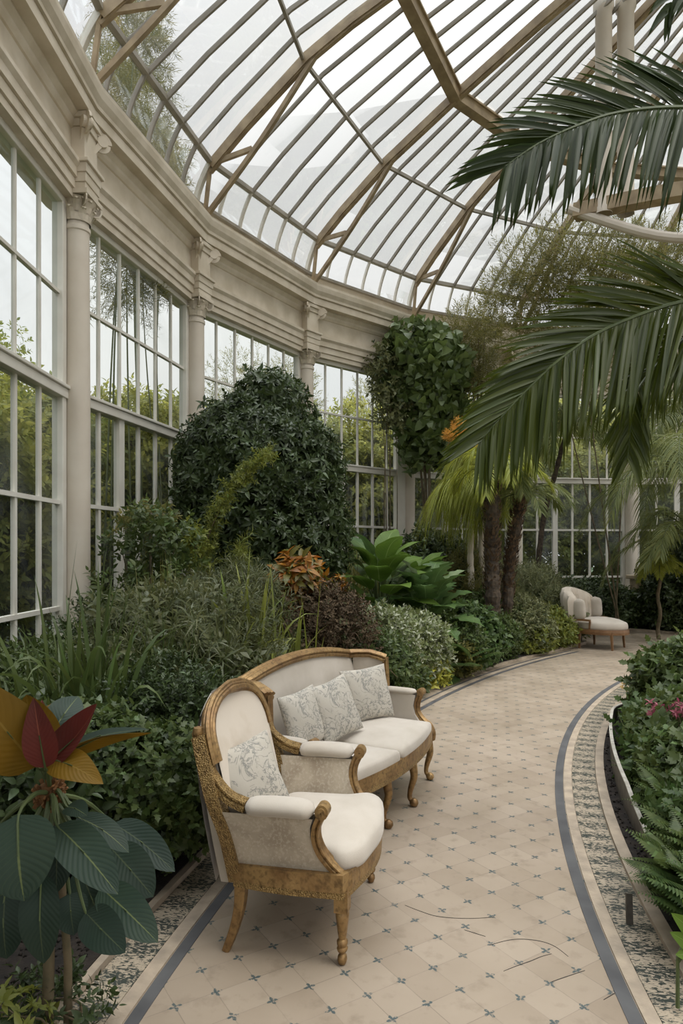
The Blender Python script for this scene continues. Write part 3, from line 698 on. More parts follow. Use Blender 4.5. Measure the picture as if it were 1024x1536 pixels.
# soil crumbs and litter
def crumbs(name, pts, s0, mt, label, seed):
    r = np.random.default_rng(seed); P = np.array(pts); n = len(P)
    V = np.array([(1, 0, 0), (-.5, .8, 0), (-.5, -.8, 0), (0, 0, .8)], float); T = np.array([(0, 1, 3), (1, 2, 3), (2, 0, 3), (0, 2, 1)])
    M = frames_z(unit(r.normal(0, 1, (n, 3)) + [0, 0, 1.2]), r.uniform(0, 6, n)); A = inst((V, T), P, M, s0 * r.uniform(.4, 1.5, n)); o = tri_mesh(name, A[0], A[1], mt)
    return tag(o, label, 'soil', kind='stuff')
pts = []
for _ in range(5000):
    a = random.uniform(R(-4), R(40)); r_ = random.uniform(11.3, 12.13); p = pc(r_, a); pts.append((p.x, p.y, .018))
crumbs('bark_crumbs', pts, .011, SOIL, 'bark crumbs and clods lying on the soil behind the metal edging', 3)
pts = []
for _ in range(6000):
    a = random.uniform(R(-2), R(16)); r_ = random.uniform(16.18, 17.3); p = po(r_, a); pts.append((p.x, p.y, .038))
crumbs('soil_clods', pts, .012, SOIL, 'loose soil clods under the big leaved plant by the mosaic border', 4)
# raised metal edging
def edging(a0, a1, r0, h, name, label):
    e = empty(name, pc(r0, (a0 + a1) / 2), 0, label, 'edging'); o = Vector(e.location); n = 40
    P = [pc(r0 + .07 * i / n, a0 + (a1 - a0) * i / n) - o for i in range(n + 1)]
    hh = [h * min(1, .55 + 2.5 * i / n, .12 + 3.0 * (1 - i / n)) for i in range(n + 1)]
    m = MB(); m.quadgrid([[p, p + Vector((0, 0, q)), p + Vector((.012, 0, q)), p + Vector((.012, 0, 0))] for p, q in zip(P, hh)]); obj('metal_strip', m, METAL, e)
    m = MB(); m.sweep([p + Vector((0.006, 0, q)) for p, q in zip(P, hh)], [(-.012, -.004), (.012, -.004), (.012, .006), (-.012, .006)]); obj('lip', m, METALTOP, e)
edging(R(11.9), R(31), 12.05, .20, 'metal_edging', 'curved raised metal edging strip beside the mosaic border at the right bed')
e = MB(); q = W(944, 3.02); e.sweep([Vector((q.x, q.y, .0)), Vector((q.x + .005, q.y + .02, .13))], [(-.006, -.014), (.006, -.014), (.006, .014), (-.006, .014)], ups=[(1, 0, 0)] * 2)
tag(obj('edging_stake', e, METAL), 'short dark metal stake standing at the kerb in front of the ferns', 'stake')
# buff pedestal
e = empty('stone_pedestal', W(962, 15.0), 0, 'buff stone pedestal beside the pale column at the far right', 'pedestal')
m = MB(); m.box((0, 0, .1), (.5, .5, .2)); m.box((0, 0, .6), (.38, .38, .9)); obj('body', m, BUFF, e, bevel=.02)
m = MB(); m.box((0, 0, 1.1), (.5, .5, .09)); obj('cap', m, BUFF, e, bevel=.02)

# ------------------------------------------------------------------ furniture
MOULD = [(-.5, -.5), (.5, -.5), (.5, -.15), (.38, .0), (.5, .15), (.5, .32), (.28, .5), (.12, .40), (0, .52), (-.12, .40), (-.28, .5), (-.5, .32), (-.5, .15), (-.38, 0), (-.5, -.15)]
def mould(w, h): return [(a * w, b * h) for a, b in MOULD]
def cushion(m, outline, z0, z1, puff=.02):
    cx = sum(p[0] for p in outline) / len(outline); cy_ = sum(p[1] for p in outline) / len(outline); h = z1 - z0
    lv = [(.90, z0), (.97, z0 + .08 * h), (1.0, z0 + .3 * h), (1.005, z0 + .55 * h), (.985, z0 + .8 * h), (.945, z0 + .95 * h), (.87, z1 + .1 * puff), (.7, z1 + .55 * puff), (.45, z1 + .85 * puff), (.2, z1 + puff), (.02, z1 + puff)]
    m.quadgrid([[(cx + (x - cx) * s, cy_ + (y - cy_) * s, z) for x, y in outline] for s, z in lv], cv=True, flip=True)
    m.poly([(cx + (x - cx) * .02, cy_ + (y - cy_) * .02, z1 + puff) for x, y in outline])
def rounded(pts, rad=.05, n=5):
    out = []; N = len(pts)
    for i in range(N):
        p0 = Vector(pts[i - 1]); p1 = Vector(pts[i]); p2 = Vector(pts[(i + 1) % N])
        a = (p0 - p1); b = (p2 - p1); r_ = min(rad, a.length * .45, b.length * .45); a = p1 + a.normalized() * r_; b = p1 + b.normalized() * r_
        for k in range(n + 1):
            t = k / n; q = a.lerp(p1, t).lerp(p1.lerp(b, t), t); out.append((q.x, q.y))
    return out
def dense(path, n):
    out = []
    for a, b in zip(path, path[1:]):
        for k in range(n): out.append(Vector(a).lerp(Vector(b), k / n))
    return out + [Vector(path[-1])]
def turned_leg(m, x, y, h):
    m.box((x, y, h - .03), (.062, .062, .085)); m.lathe([(.0, 0), (.016, .004), (.022, .02), (.02, .035), (.011, .045), (.022, .056), (.025, .066), (.02, .074), (.024, .082), (.025, .094), (.016, .104), (.019, .115), (.028, h - .11), (.031, h - .085), (.026, h - .075), (.033, h - .065)], (x, y, 0), 18)

def armchair(loc, rz):
    e = empty('armchair', loc, rz, 'cream upholstered gilt framed bergere armchair with a small cushion, nearest seat on the path', 'armchair')
    FY = .25; SX = .31; BX = .29; BY = -.24
    zr0, zr1 = .275, .375
    # seat rail
    plan = [(-.33, BY), (-.347, 0), (-SX - .03, FY)] + [(-SX - .02 + (2 * SX + .04) * t, FY + .075 * math.sin(PI * t)) for t in np.linspace(0, 1, 13)][1:-1] + [(SX + .03, FY), (.347, 0), (.33, BY), (.15, BY - .04), (-.15, BY - .04)]
    def band(z, w, h): return [Vector((x, y, z)) for x, y in plan]
    m = MB(); P = band(.34, 0, 0)
    m.sweep(dense(P + [P[0]], 2)[:-1], [(-.030, -.035), (.028, -.035), (.034, -.02), (.026, -.012), (.034, 0), (.034, .022), (.022, .035), (-.03, .035)], closed=True)
    obj('seat_rail', m, GOLD, e)
    m = MB(); P = band(.298, 0, 0); m.sweep(dense(P + [P[0]], 2)[:-1], [(-.028, -.020), (.036, -.020), (.044, -.008), (.038, 0), (.044, .008), (.036, .024), (-.028, .024)], closed=True); obj('carved_rail', m, GOLDC, e)
    for x in (-1, 1):
        m = MB(); turned_leg(m, x * (SX + .015), FY - .005, .29); obj('leg', m, GOLD, e, smooth=True)
        m = MB(); m.sweep(bez([(x * .32, -.23, .31), (x * .32, -.235, .2), (x * .322, -.26, .1), (x * .33, -.30, 0)], 5), [(-.5, -.5), (.5, -.5), (.5, .5), (-.5, .5)], ups=[(1, 0, 0)] * 16, scale=list(np.linspace(.055, .034, 16))); obj('leg', m, GOLD, e, bevel=.006)
    # seat cushion
    out = rounded([(-.27, -.22), (.27, -.22), (.29, .14), (.345, .24), (.27, .325), (.0, .375), (-.27, .325), (-.345, .24), (-.29, .14)], .08)
    m = MB(); cushion(m, out, .36, .455, .035); obj('seat_cushion', m, CREAM, e, smooth=True)
    # arms
    sc_ = [(.165, .635), (.145, .60), (.128, .56), (.126, .51), (.145, .455), (.185, .405), (.225, .365), (.245, .32), (.247, .275)]
    for s in (-1, 1):
        def ax(z): return s * (.325 + .055 * (z - .37) / .25)
        # side panel
        rows = []
        for z, yf in ((.345, .215), (.40, .185), (.44, .15), (.48, .128), (.52, .115), (.56, .115), (.60, .13)):
            rows.append([(z, -.25 - .04 * (z - .36) / .25 + (yf + .25 + .04 * (z - .36) / .25) * t) for t in np.linspace(0, 1, 8)])
        m = MB()
        m.quadgrid([[(ax(z) + s * .022, y, z) for z, y in r_] for r_ in rows], flip=s < 0); obj('outer_side_panel', m, BROC, e, smooth=True)
        m = MB(); m.quadgrid([[(ax(z) - s * .03, y, z) for z, y in r_] for r_ in rows], flip=s > 0)
        m.quadgrid([[(ax(r_[-1][0]) + s * .022, r_[-1][1], r_[-1][0]), (ax(r_[-1][0]) - s * .03, r_[-1][1], r_[-1][0])] for r_ in rows]); obj('inner_side_panel', m, BROC, e, smooth=True)
        m = MB(); pts = [(ax(.62), y, .625 + .008 * math.sin((y + .18) * 9)) for y in np.linspace(-.19, .14, 14)]
        k = [math.sqrt(max(0.0, 1 - abs(q) ** 6)) * .95 + .05 for q in np.linspace(-1, 1, 14)]
        m.sweep(pts, [(.056 * math.cos(q), .038 * math.sin(q)) for q in np.linspace(0, 2 * PI, 17)[:-1]], scale=k); obj('arm_pad', m, CREAM, e, smooth=True)
        m = MB(); pth = bez([(ax(max(z, .36)), y + .012, z) for y, z in sc_], 4); m.sweep(pth, mould(.052, .038), ups=[(0, 1, .35)] * len(pth)); obj('arm_support', m, GOLD, e)
        m = MB(); o = Vector((ax(.62), .172, .632))
        m.quadgrid([[o + Vector((u, .030 * math.cos(q) * c_, .030 * math.sin(q) * c_)) for q in np.linspace(0, 2 * PI, 17)[:-1]] for u, c_ in ((-.034, .1), (-.034, .6), (-.028, .65), (-.028, 1), (.028, 1), (.028, .65), (.034, .6), (.034, .1))], cv=True)
        obj('arm_scroll', m, GOLD, e, smooth=True)
        # sweeping stile from crest to arm pad and rear stile
        m = MB(); pth = bez([(s * .325, -.445, .90), (s * .335, -.41, .80), (s * .35, -.35, .72), (s * .368, -.27, .655), (s * .378, -.18, .628)], 5); m.sweep(pth, mould(.05, .045), ups=[(0, 1, 1)] * len(pth), scale=list(np.linspace(.8, 1.1, len(pth)))); obj('back_sweep', m, GOLDC, e)
        m = MB(); o = Vector((s * .325, -.44, .895)); m.lathe([(0, -.026), (.022, -.02), (.028, 0), (.022, .02), (0, .026)], o, 12); obj('back_scroll', m, GOLD, e, smooth=True)
        m = MB(); m.sweep(bez([(s * .33, -.43, .88), (s * .372, -.345, .66), (s * .355, -.285, .5), (s * .322, -.25, .3)], 5), [(-.028, -.03), (.028, -.03), (.028, .03), (-.028, .03)], ups=[(0, 1, 0)] * 16); obj('back_stile', m, GOLDC, e)
    # backrest
    def halfw(v): return (.30 + .02 * v) * (1 - max(0, (v - .62) / .38) ** 3.0) ** .5 if v < .999 else .02
    def bpnt(u, v, off):
        z = .36 + .65 * v; w = halfw(v) ; y = -.245 - .24 * v - off + .05 * (u * u) * min(1, v * 1.5) * 0.9
        return Vector((u * w, y, z - .0 * u))
    vs = [0, .1, .2, .35, .5, .62, .72, .8, .86, .91, .95, .98, 1.0]; us = np.linspace(-1, 1, 13)
    m = MB(); m.quadgrid([[bpnt(u, v, -.035 * (1 - u ** 4) * (1 - v ** 6) - .01) for u in us] for v in vs]); obj('backrest', m, BACKF, e, smooth=True)
    m = MB(); m.quadgrid([[bpnt(u * .97, v * .985, (.125 + .02 * (1 - u ** 4)) * (1 - .7 * v ** 3)) - Vector((0, 0, .1 * (1 - v))) for u in us] for v in vs], flip=True)
    m.quadgrid([[bpnt(-.97, v * .985, q * (1 - .7 * v ** 3)) - Vector((0, 0, .1 * (1 - v))) for v in vs] for q in (-.01, .10)], flip=True); m.quadgrid([[bpnt(.97, v * .985, q * (1 - .7 * v ** 3)) - Vector((0, 0, .1 * (1 - v))) for v in vs] for q in (-.01, .10)]); obj('outer_back', m, CREAM, e, smooth=True)
    top = [v for v in vs if v >= .6]
    pth = [bpnt(-1, v, .0) for v in top] + [bpnt(1, v, .0) for v in top[::-1]]
    pth = [Vector((p.x * 1.04, p.y, p.z + .008)) for p in bez(pth, 3)]
    cc = Vector((0, -.4, .75))
    m = MB(); m.sweep(pth, mould(.055, .045), ups=[Vector((p.x * .5, 0.35, p.z - .75)).normalized() for p in pth]); obj('crest_rail', m, GOLD, e)
    return e
armchair((0.0, 0.0, 0), 0)
ch = [o for o in COL.objects if o.name == 'armchair'][0]

def sofa(loc, rz):
    e = empty('sofa', loc, rz, 'cream two-seat settee with carved gilt frame and winged back behind the armchair', 'sofa')
    H = .76
    def fy(x): return .30 + .11 * max(0, 1 - (x / H) ** 2)
    xs = np.linspace(-H, H, 25)
    plan = [(-H + .02, -.27), (-H, 0.05)] + [(x, fy(x)) for x in xs] + [(H, .05), (H - .02, -.27), (.0, -.31)]
    m = MB(); P = [Vector((x, y, .345)) for x, y in plan]; m.sweep(P, [(-.030, -.035), (.028, -.035), (.034, -.02), (.026, -.012), (.034, 0), (.034, .022), (.022, .035), (-.03, .035)], closed=True); obj('seat_rail', m, GOLD, e)
    m = MB(); m.sweep([p - Vector((0, 0, .045)) for p in P], [(-.028, -.022), (.034, -.022), (.044, 0), (.034, .02), (-.028, .02)], closed=True); obj('carved_rail', m, GOLDC, e)
    for x in (-.735, -.2, .2, .735):
        y = fy(x) - .01; s = 1 if x > 0 else -1
        m = MB(); pth = bez([(x, y - .005, .33), (x, y + .012, .25), (x, y + .018, .19), (x, y - .005, .11), (x, y - .012, .055), (x, y + .006, .03)], 4)
        m.tube(pth, [.034 - .018 * min(1, i / 14) for i in range(len(pth))], 10)
        m.lathe([(0, 0), (.02, .003), (.03, .02), (.026, .04), (.01, .052)], (x, y + .018, 0), 14); obj('leg', m, GOLD, e, smooth=True)
    for x in (-.70, .70):
        m = MB(); m.sweep(bez([(x, -.26, .33), (x, -.265, .2), (x, -.29, .1), (x, -.33, 0)], 4), [(-.024, -.024), (.024, -.024), (.024, .024), (-.024, .024)], ups=[(1, 0, 0)] * 13); obj('leg', m, GOLD, e)
    for x0, x1 in ((-.69, .055), (.065, .69)):
        fr = [(x, fy(x) + .03) for x in np.linspace(x0, x1, 9)]
        out = rounded([(x0, -.24)] + [(x1, -.24)] + fr[::-1], .05, 4); m = MB(); cushion(m, out, .36, .44, .03); obj('seat_cushion', m, CREAM, e, smooth=True)
    # back panel, wings
    def crest(x): return .865 + .075 * (1 - (x / .68) ** 2) if abs(x) < .68 else .865
    def base(u): x = u * .68; return x, -.285 - .02 * (1 - u * u)
    m = MB(); rows = []
    for v in np.linspace(0, 1, 9):
        rows.append([Vector((base(u)[0], base(u)[1] + .05 - .05 * v - .02 * v + .02 * math.sin(PI * v), .38 + (crest(base(u)[0]) - .38) * v)) for u in np.linspace(-1, 1, 21)])
    m.quadgrid(rows); obj('backrest', m, CREAM, e, smooth=True)
    m = MB(); m.quadgrid([[Vector((base(u)[0], base(u)[1] - .075, z if z < .5 else crest(base(u)[0]))) for u in np.linspace(-1, 1, 21)] for z in (.30, .9)], flip=True); obj('outer_back', m, CREAM, e)
    for s in (-1, 1):
        w0 = Vector((s * .68, -.285, 0)); w1 = Vector((s * .765, -.06, 0))
        m = MB(); q = [(0, .865), (.5, .868), (1, .835)]
        m.quadgrid([[w0.lerp(w1, t) + Vector((-s * .02 * math.sin(PI * t), 0, z0 if z0 < .5 else zt)) for t, zt in q] for z0 in (.38, .9)], flip=s > 0)
        m.quadgrid([[w0.lerp(w1, t) + Vector((s * .05, 0, z0 if z0 < .5 else zt)) for t, zt in q] for z0 in (.32, .9)], flip=s < 0); obj('wing_panel', m, BACKF if s < 0 else CREAM, e, smooth=True)
        m = MB(); m.sweep([w1 + Vector((s * .01, .005, .855)), w1 + Vector((s * .015, .015, .64))], mould(.05, .03), ups=[(0, 1, 0)] * 2); obj('wing_stile', m, GOLD, e)
        # arm
        X = s * .775
        m = MB(); pts = [(X, y, .615) for y in np.linspace(-.08, .20, 12)]
        k = [math.sqrt(max(0.0, 1 - abs(q) ** 6)) * .95 + .05 for q in np.linspace(-1, 1, 12)]
        m.sweep(pts, [(.042 * math.cos(q), .026 * math.sin(q)) for q in np.linspace(0, 2 * PI, 17)[:-1]], scale=k); obj('arm_pad', m, CREAM, e, smooth=True)
        m = MB()
        yf = [(.375, .27), (.42, .225), (.46, .195), (.52, .18), (.60, .195)]
        for dx, fl_ in ((.022, s < 0), (-.03, s > 0)):
            m.quadgrid([[(X - s * .02 * (.6 - z) * 4 + s * dx, -.20 + (y + .20) * t, z) for t in np.linspace(0, 1, 5)] for z, y in yf], flip=fl_)
        m.quadgrid([[(X - s * .02 * (.6 - z) * 4 + s * dx, y, z) for dx in (.022, -.03)] for z, y in yf]); obj('side_panel', m, CREAM, e, smooth=True)
        pth = bez([(X, y + .012, z) for y, z in ((.225, .625), (.205, .58), (.19, .53), (.195, .47), (.235, .42), (.285, .385), (.31, .33), (.305, .28))], 4)
        m = MB(); m.sweep(pth, mould(.048, .035), ups=[(0, 1, .35)] * len(pth)); obj('arm_support', m, GOLD, e)
        m = MB(); o = Vector((X, .232, .622)); m.quadgrid([[o + Vector((u, .028 * math.cos(q) * c_, .028 * math.sin(q) * c_)) for q in np.linspace(0, 2 * PI, 15)[:-1]] for u, c_ in ((-.032, .1), (-.032, .6), (-.026, 1), (.026, 1), (.032, .6), (.032, .1))], cv=True); obj('arm_scroll', m, GOLD, e, smooth=True)
    pth = [Vector((-.772, -.055, .85)), Vector((-.73, -.17, .885))] + [Vector((x, base(x / .68)[1] - .03, crest(x) + .015)) for x in np.linspace(-.68, .68, 21)] + [Vector((.73, -.17, .885)), Vector((.772, -.055, .85))]
    m = MB(); m.sweep(bez(pth, 2), mould(.075, .05), ups=[(0, .25, 1)] * (2 * (len(pth) - 1) + 1)); obj('crest_rail', m, GOLD, e)
    return e
SOFA_M = sofa((.014, 4.45, 0), R(-118.4))
ch.location = (-.14, 3.12, 0); ch.rotation_euler = (0, 0, R(-102))
ch.scale = (1.07, .9, 1.0)

def pillow(name, label, loc, rz, tilt, size, roll=0, group=None, seed=0):
    m = MB(); n = 14; rows = []
    def sh(u, v, s):
        pin = 1 - .10 * (1 - u * u) * 1 if False else 1
        x = u * (1 - .07 * (1 - abs(v) ** 1.5)); z = v * (1 - .07 * (1 - abs(u) ** 1.5))
        t = (max(0, (1 - u ** 2)) * max(0, 1 - v ** 2)) ** .45 * .17
        wob = .012 * math.sin(5 * u + seed) * math.sin(4 * v + seed * 2)
        return Vector((x * size / 2, s * (t + .008) * size * .95 + wob * size, z * size / 2))
    g = np.sin(np.linspace(-1, 1, n) * PI / 2)
    for s in (1, -1): m.quadgrid([[sh(u, v, s) for u in g] for v in g], flip=s > 0)
    for q in (0, 1):
        for sg in (-1, 1):
            m.quadgrid([[sh(*((u, sg) if q else (sg, u)), s) for u in g] for s in (1, -1)], flip=(sg > 0) == bool(q))
    o = obj(name, m, PILLOW, smooth=True)
    o.matrix_world = Matrix.Translation(loc) @ Matrix.Rotation(rz, 4, 'Z') @ Matrix.Rotation(tilt, 4, 'X') @ Matrix.Rotation(roll, 4, 'Y')
    tag(o, label, 'cushion', group); return o
def sloc(x, y, z):
    c, s = math.cos(R(-118.4)), math.sin(R(-118.4)); return Vector((.014 + c * x - s * y, 4.45 + s * x + c * y, z))
pillow('throw_pillow', 'grey linen cushion with pale leaf print, half hidden behind the sofa arm', sloc(.335, -.10, .625), R(-118.4 - 8), R(18), .35, R(5), seed=1)
pillow('throw_pillow', 'upright middle cushion with dark botanical branch print, corner pointing up', sloc(.06, -.03, .635), R(-118.4 - 14), R(20), .38, R(8), seed=2)
pillow('throw_pillow', 'square cushion with blue grey flower print leaning by the far wing of the sofa', sloc(-.47, -.06, .635), R(-118.4 - 32), R(16), .38, R(4), seed=3)
pillow('throw_pillow', 'pale printed cushion leaning against the back of the armchair', Vector((-.40, 3.02, .645)), R(-102 - 30), R(20), .34, R(8), seed=4)

def lounge(loc, rz):
    e = empty('lounge_chair', loc, rz, 'pale channel backed lounge chair with brown wooden frame at the far bend of the path', 'lounge chair')
    # local +y forward
    el = [(.36 * math.cos(a), .12 + .50 * math.sin(a) * (1 if math.sin(a) > 0 else .75)) for a in np.linspace(0, 2 * PI, 37)[:-1]]
    m = MB(); m.sweep([Vector((x, y, .285)) for x, y in el], [(-.02, -.04), (.02, -.04), (.025, 0), (.02, .04), (-.02, .04)], closed=True); obj('seat_frame', m, DWOOD, e)
    m = MB(); cushion(m, [(x * 1.0, y * 1.0) for x, y in el], .31, .44, .07); obj('seat_cushion', m, CREAM, e, smooth=True)
    for x, y in ((-.27, .45), (.27, .45), (-.32, -.08), (.32, -.08)):
        m = MB(); m.sweep([(x, y, .29), (x * 1.05, y * 1.05, 0)], [(-.5, -.5), (.5, -.5), (.5, .5), (-.5, .5)], ups=[(1, 0, 0)] * 2, scale=[.045, .028]); obj('leg', m, DWOOD, e)
    m = MB()
    cols = 49; rows = []
    for v, off in ((0, 0), (.0, .05), (.3, .07), (.6, .08), (.85, .07), (.97, .04), (1, 0), (.97, -.05), (.8, -.09), (.4, -.09), (0, -.07)):
        row = []
        for i in range(cols):
            a = R(195 + 150 * i / (cols - 1)); ch_ = abs(math.sin(i / (cols - 1) * PI * 9)) ** .5
            hgt = .54 * (.68 + .38 * math.sin(PI * i / (cols - 1)) ** .6); en = min(1, 5 * math.sin(PI * i / (cols - 1)) + .02); rr_ = .38 + .03 * v + ((-.03 if off > 0 else .03) - off * (.7 + .3 * ch_)) * en
            row.append(Vector((rr_ * math.cos(a), -.02 + rr_ * 1.0 * math.sin(a), .42 + hgt * v)))
        rows.append(row)
    m.quadgrid(rows, flip=True); obj('channel_back', m, BACKF, e, smooth=True)
    for s in (-1, 1):
        m = MB(); k = [math.sqrt(max(0, 1 - abs(q) ** 5)) * .9 + .1 for q in np.linspace(-1, 1, 12)]
        m.sweep([(s * .37, -.06 - .03 * q, .46 + .36 * q) for q in np.linspace(0, 1, 12)], [(.06 * math.cos(q), .12 * math.sin(q)) for q in np.linspace(0, 2 * PI, 17)[:-1]], ups=[(0, 1, 0)] * 12, scale=k); obj('side_bolster', m, CREAM, e, smooth=True)
        m = MB(); m.sweep(bez([(s * .37, -.20, .47), (s * .385, 0, .475), (s * .375, .13, .47)], 4), [(-.03, -.015), (.03, -.015), (.03, .015), (-.03, .015)]); m.beam((s * .37, .12, .46), (s * .34, .10, .28), .03, .03, up=(0, 1, 0)); obj('armrest', m, DWOOD, e)
    return e
lg = lounge(W(887, 11.9), R(-132))
lg.scale = (.98, .98, 1.04)

# ------------------------------------------------------------------ palms
def frond(path, up, N, L, w, m, parent, name='frond', seed=0, fwd=(40, 55), droop=(.25, .5), lift=(0., 0.), tip=.35, base=.6, rr0=.014, seg=5, matR=None, jit=.08, start=.04, loc=None):
    """path: rachis; leaflets on both sides; fwd/droop/lift per side (side 0: left of travel seen with up as up)"""
    r = np.random.default_rng(seed)
    pts = bez(path, 10); P = np.array([tuple(p) for p in pts]); off = np.array(loc) if loc is not None else np.zeros(3); P = P - off
    cum = np.concatenate([[0], np.cumsum(np.linalg.norm(np.diff(P, axis=0), axis=1))]); cum /= cum[-1]
    ts = np.linspace(start, .995, N)
    C = np.stack([np.interp(ts, cum, P[:, i]) for i in range(3)], 1)
    C2 = np.stack([np.interp(np.clip(ts + .01, 0, 1), cum, P[:, i]) for i in range(3)], 1); C1 = np.stack([np.interp(np.clip(ts - .01, 0, 1), cum, P[:, i]) for i in range(3)], 1)
    D = unit(C2 - C1); upv = np.tile(np.array(up, float), (N, 1)); Sd = unit(np.cross(D, upv)); U = np.cross(Sd, D)
    lens = L * np.interp(ts, [0, .15, .45, .8, 1], [base, .9, 1, .72, tip])
    parts = []; t = np.linspace(0, 1, seg + 1)
    prof = np.minimum(1, .45 + 3 * t) * (1 - t ** 3) ** .8
    for si, s in enumerate((-1, 1)):
        f = np.radians(fwd[si] + r.normal(0, 4, N) ) * np.interp(ts, [0, 1], [1.15, .55])
        dirv = unit(np.cos(f)[:, None] * D + np.sin(f)[:, None] * (s * Sd) + (lift[si] + r.normal(0, jit, N))[:, None] * U)
        ln = lens * r.uniform(.92, 1.06, N)
        g = np.array([0, 0, -1.])
        dr = droop[si] * r.uniform(.8, 1.2, N)
        cen = C[:, None] + dirv[:, None] * (ln[:, None] * t)[..., None] + g * (dr * ln)[:, None, None] * (t ** 2.2)[None, :, None]
        wdir = unit(np.cross(dirv, U) + .0)  # blade lies in plane dirv x wdir
        nd = unit(np.cross(wdir, dirv)); tw = r.normal(0, .25, N)[:, None]; wd2 = unit(wdir + nd * tw)
        Wd = (w * prof)[None, :, None] * wd2[:, None] / 2; fo = (w * .22 * prof)[None, :, None] * nd[:, None]
        V = np.stack([cen + Wd + fo, cen, cen - Wd + fo], 2).reshape(-1, 3)
        T = []
        for i in range(seg):
            a = 3 * i; b = a + 3; T += [(a, a + 1, b + 1), (a, b + 1, b), (a + 1, a + 2, b + 2), (a + 1, b + 2, b + 1)]
        T = np.array(T)[None] + (np.arange(N) * 3 * (seg + 1))[:, None, None]
        parts.append((V, T.reshape(-1, 3)))
    V, T = join(parts)
    o = tri_mesh(name, V, T, m, parent, smooth=True)
    mb = MB(); q = [Vector(tuple(p)) for p in P[::2]]; mb.tube(q, list(np.linspace(rr0, rr0 * .25, len(q))), 6); obj('midrib', mb, matR or STEMG, o, smooth=True)
    return o
STEMG = mat('green_stem', (.09, .12, .04), (.06, .085, .03), scale=9, rough=.5)
TAN = mat('tan_shag', (.17, .11, .06), (.08, .05, .03), scale=20, rough=.9, bump=.6, bscale=50)

# big palm in the right bed: trunk outside the picture, three long fronds reach in
bpalm = empty('palm_tree', (2.62, 3.5, 0), 0, 'large palm in the right bed whose long dark fronds hang into view from the right', 'palm tree')
PO = Vector((2.62, 3.5, 0))
mb = MB(); mb.tube([(0, 0, 0), (.02, 0, 1.2), (-.02, .02, 2.6), (0, 0, 3.45)], [.17, .14, .13, .15], 14); obj('trunk', mb, TRUNK, bpalm, smooth=True)
crown = Vector((2.6, 3.5, 3.5))
front = (0, -1, 0.12)
frond([crown, W(1150, 3.35, 172), W(1024, 3.2, 161), W(927, 3.12, 169), W(862, 3.06, 190), W(805, 3.02, 217), W(757, 3.0, 250)], front, 84, .52, .031, L_PALM, bpalm, seed=1, fwd=(66, 48), droop=(.30, .10), lift=(.1, -.1), tip=.55, base=.8, loc=PO, jit=.10)
frond([crown, W(1140, 3.5, 440), W(1024, 3.4, 452), W(913, 3.3, 491), W(840, 3.2, 538), W(771, 3.15, 604), W(718, 3.1, 664)], front, 140, .58, .026, L_PALM2, bpalm, seed=2, fwd=(56, 36), droop=(.25, .12), lift=(.05, -.05), tip=.42, base=.8, loc=PO, jit=.07)
frond([crown, W(1090, 3.6, 465), W(1024, 3.6, 510), W(972, 3.55, 562), W(950, 3.5, 604), W(941, 3.45, 690)], front, 90, .36, .022, L_PALM2, bpalm, seed=3, fwd=(48, 45), droop=(.3, .3), lift=(.1, -.1), tip=.4, base=.9, loc=PO)
frond([crown, W(1200, 3.8, 20), W(1120, 3.9, -40), W(1030, 3.9, -20), W(1000, 3.9, 20)], front, 40, .4, .034, L_PALM, bpalm, seed=4, loc=PO)
frond([crown, (2.9, 3.0, 3.9), (3.3, 2.2, 3.8), (3.5, 1.5, 3.2)], (0, 0, 1), 50, .5, .04, L_PALM, bpalm, seed=5, loc=PO)
frond([crown, (3.0, 4.0, 4.0), (3.5, 4.8, 3.9), (3.9, 5.4, 3.3)], (0, 0, 1), 50, .5, .04, L_PALM, bpalm, seed=6, loc=PO)

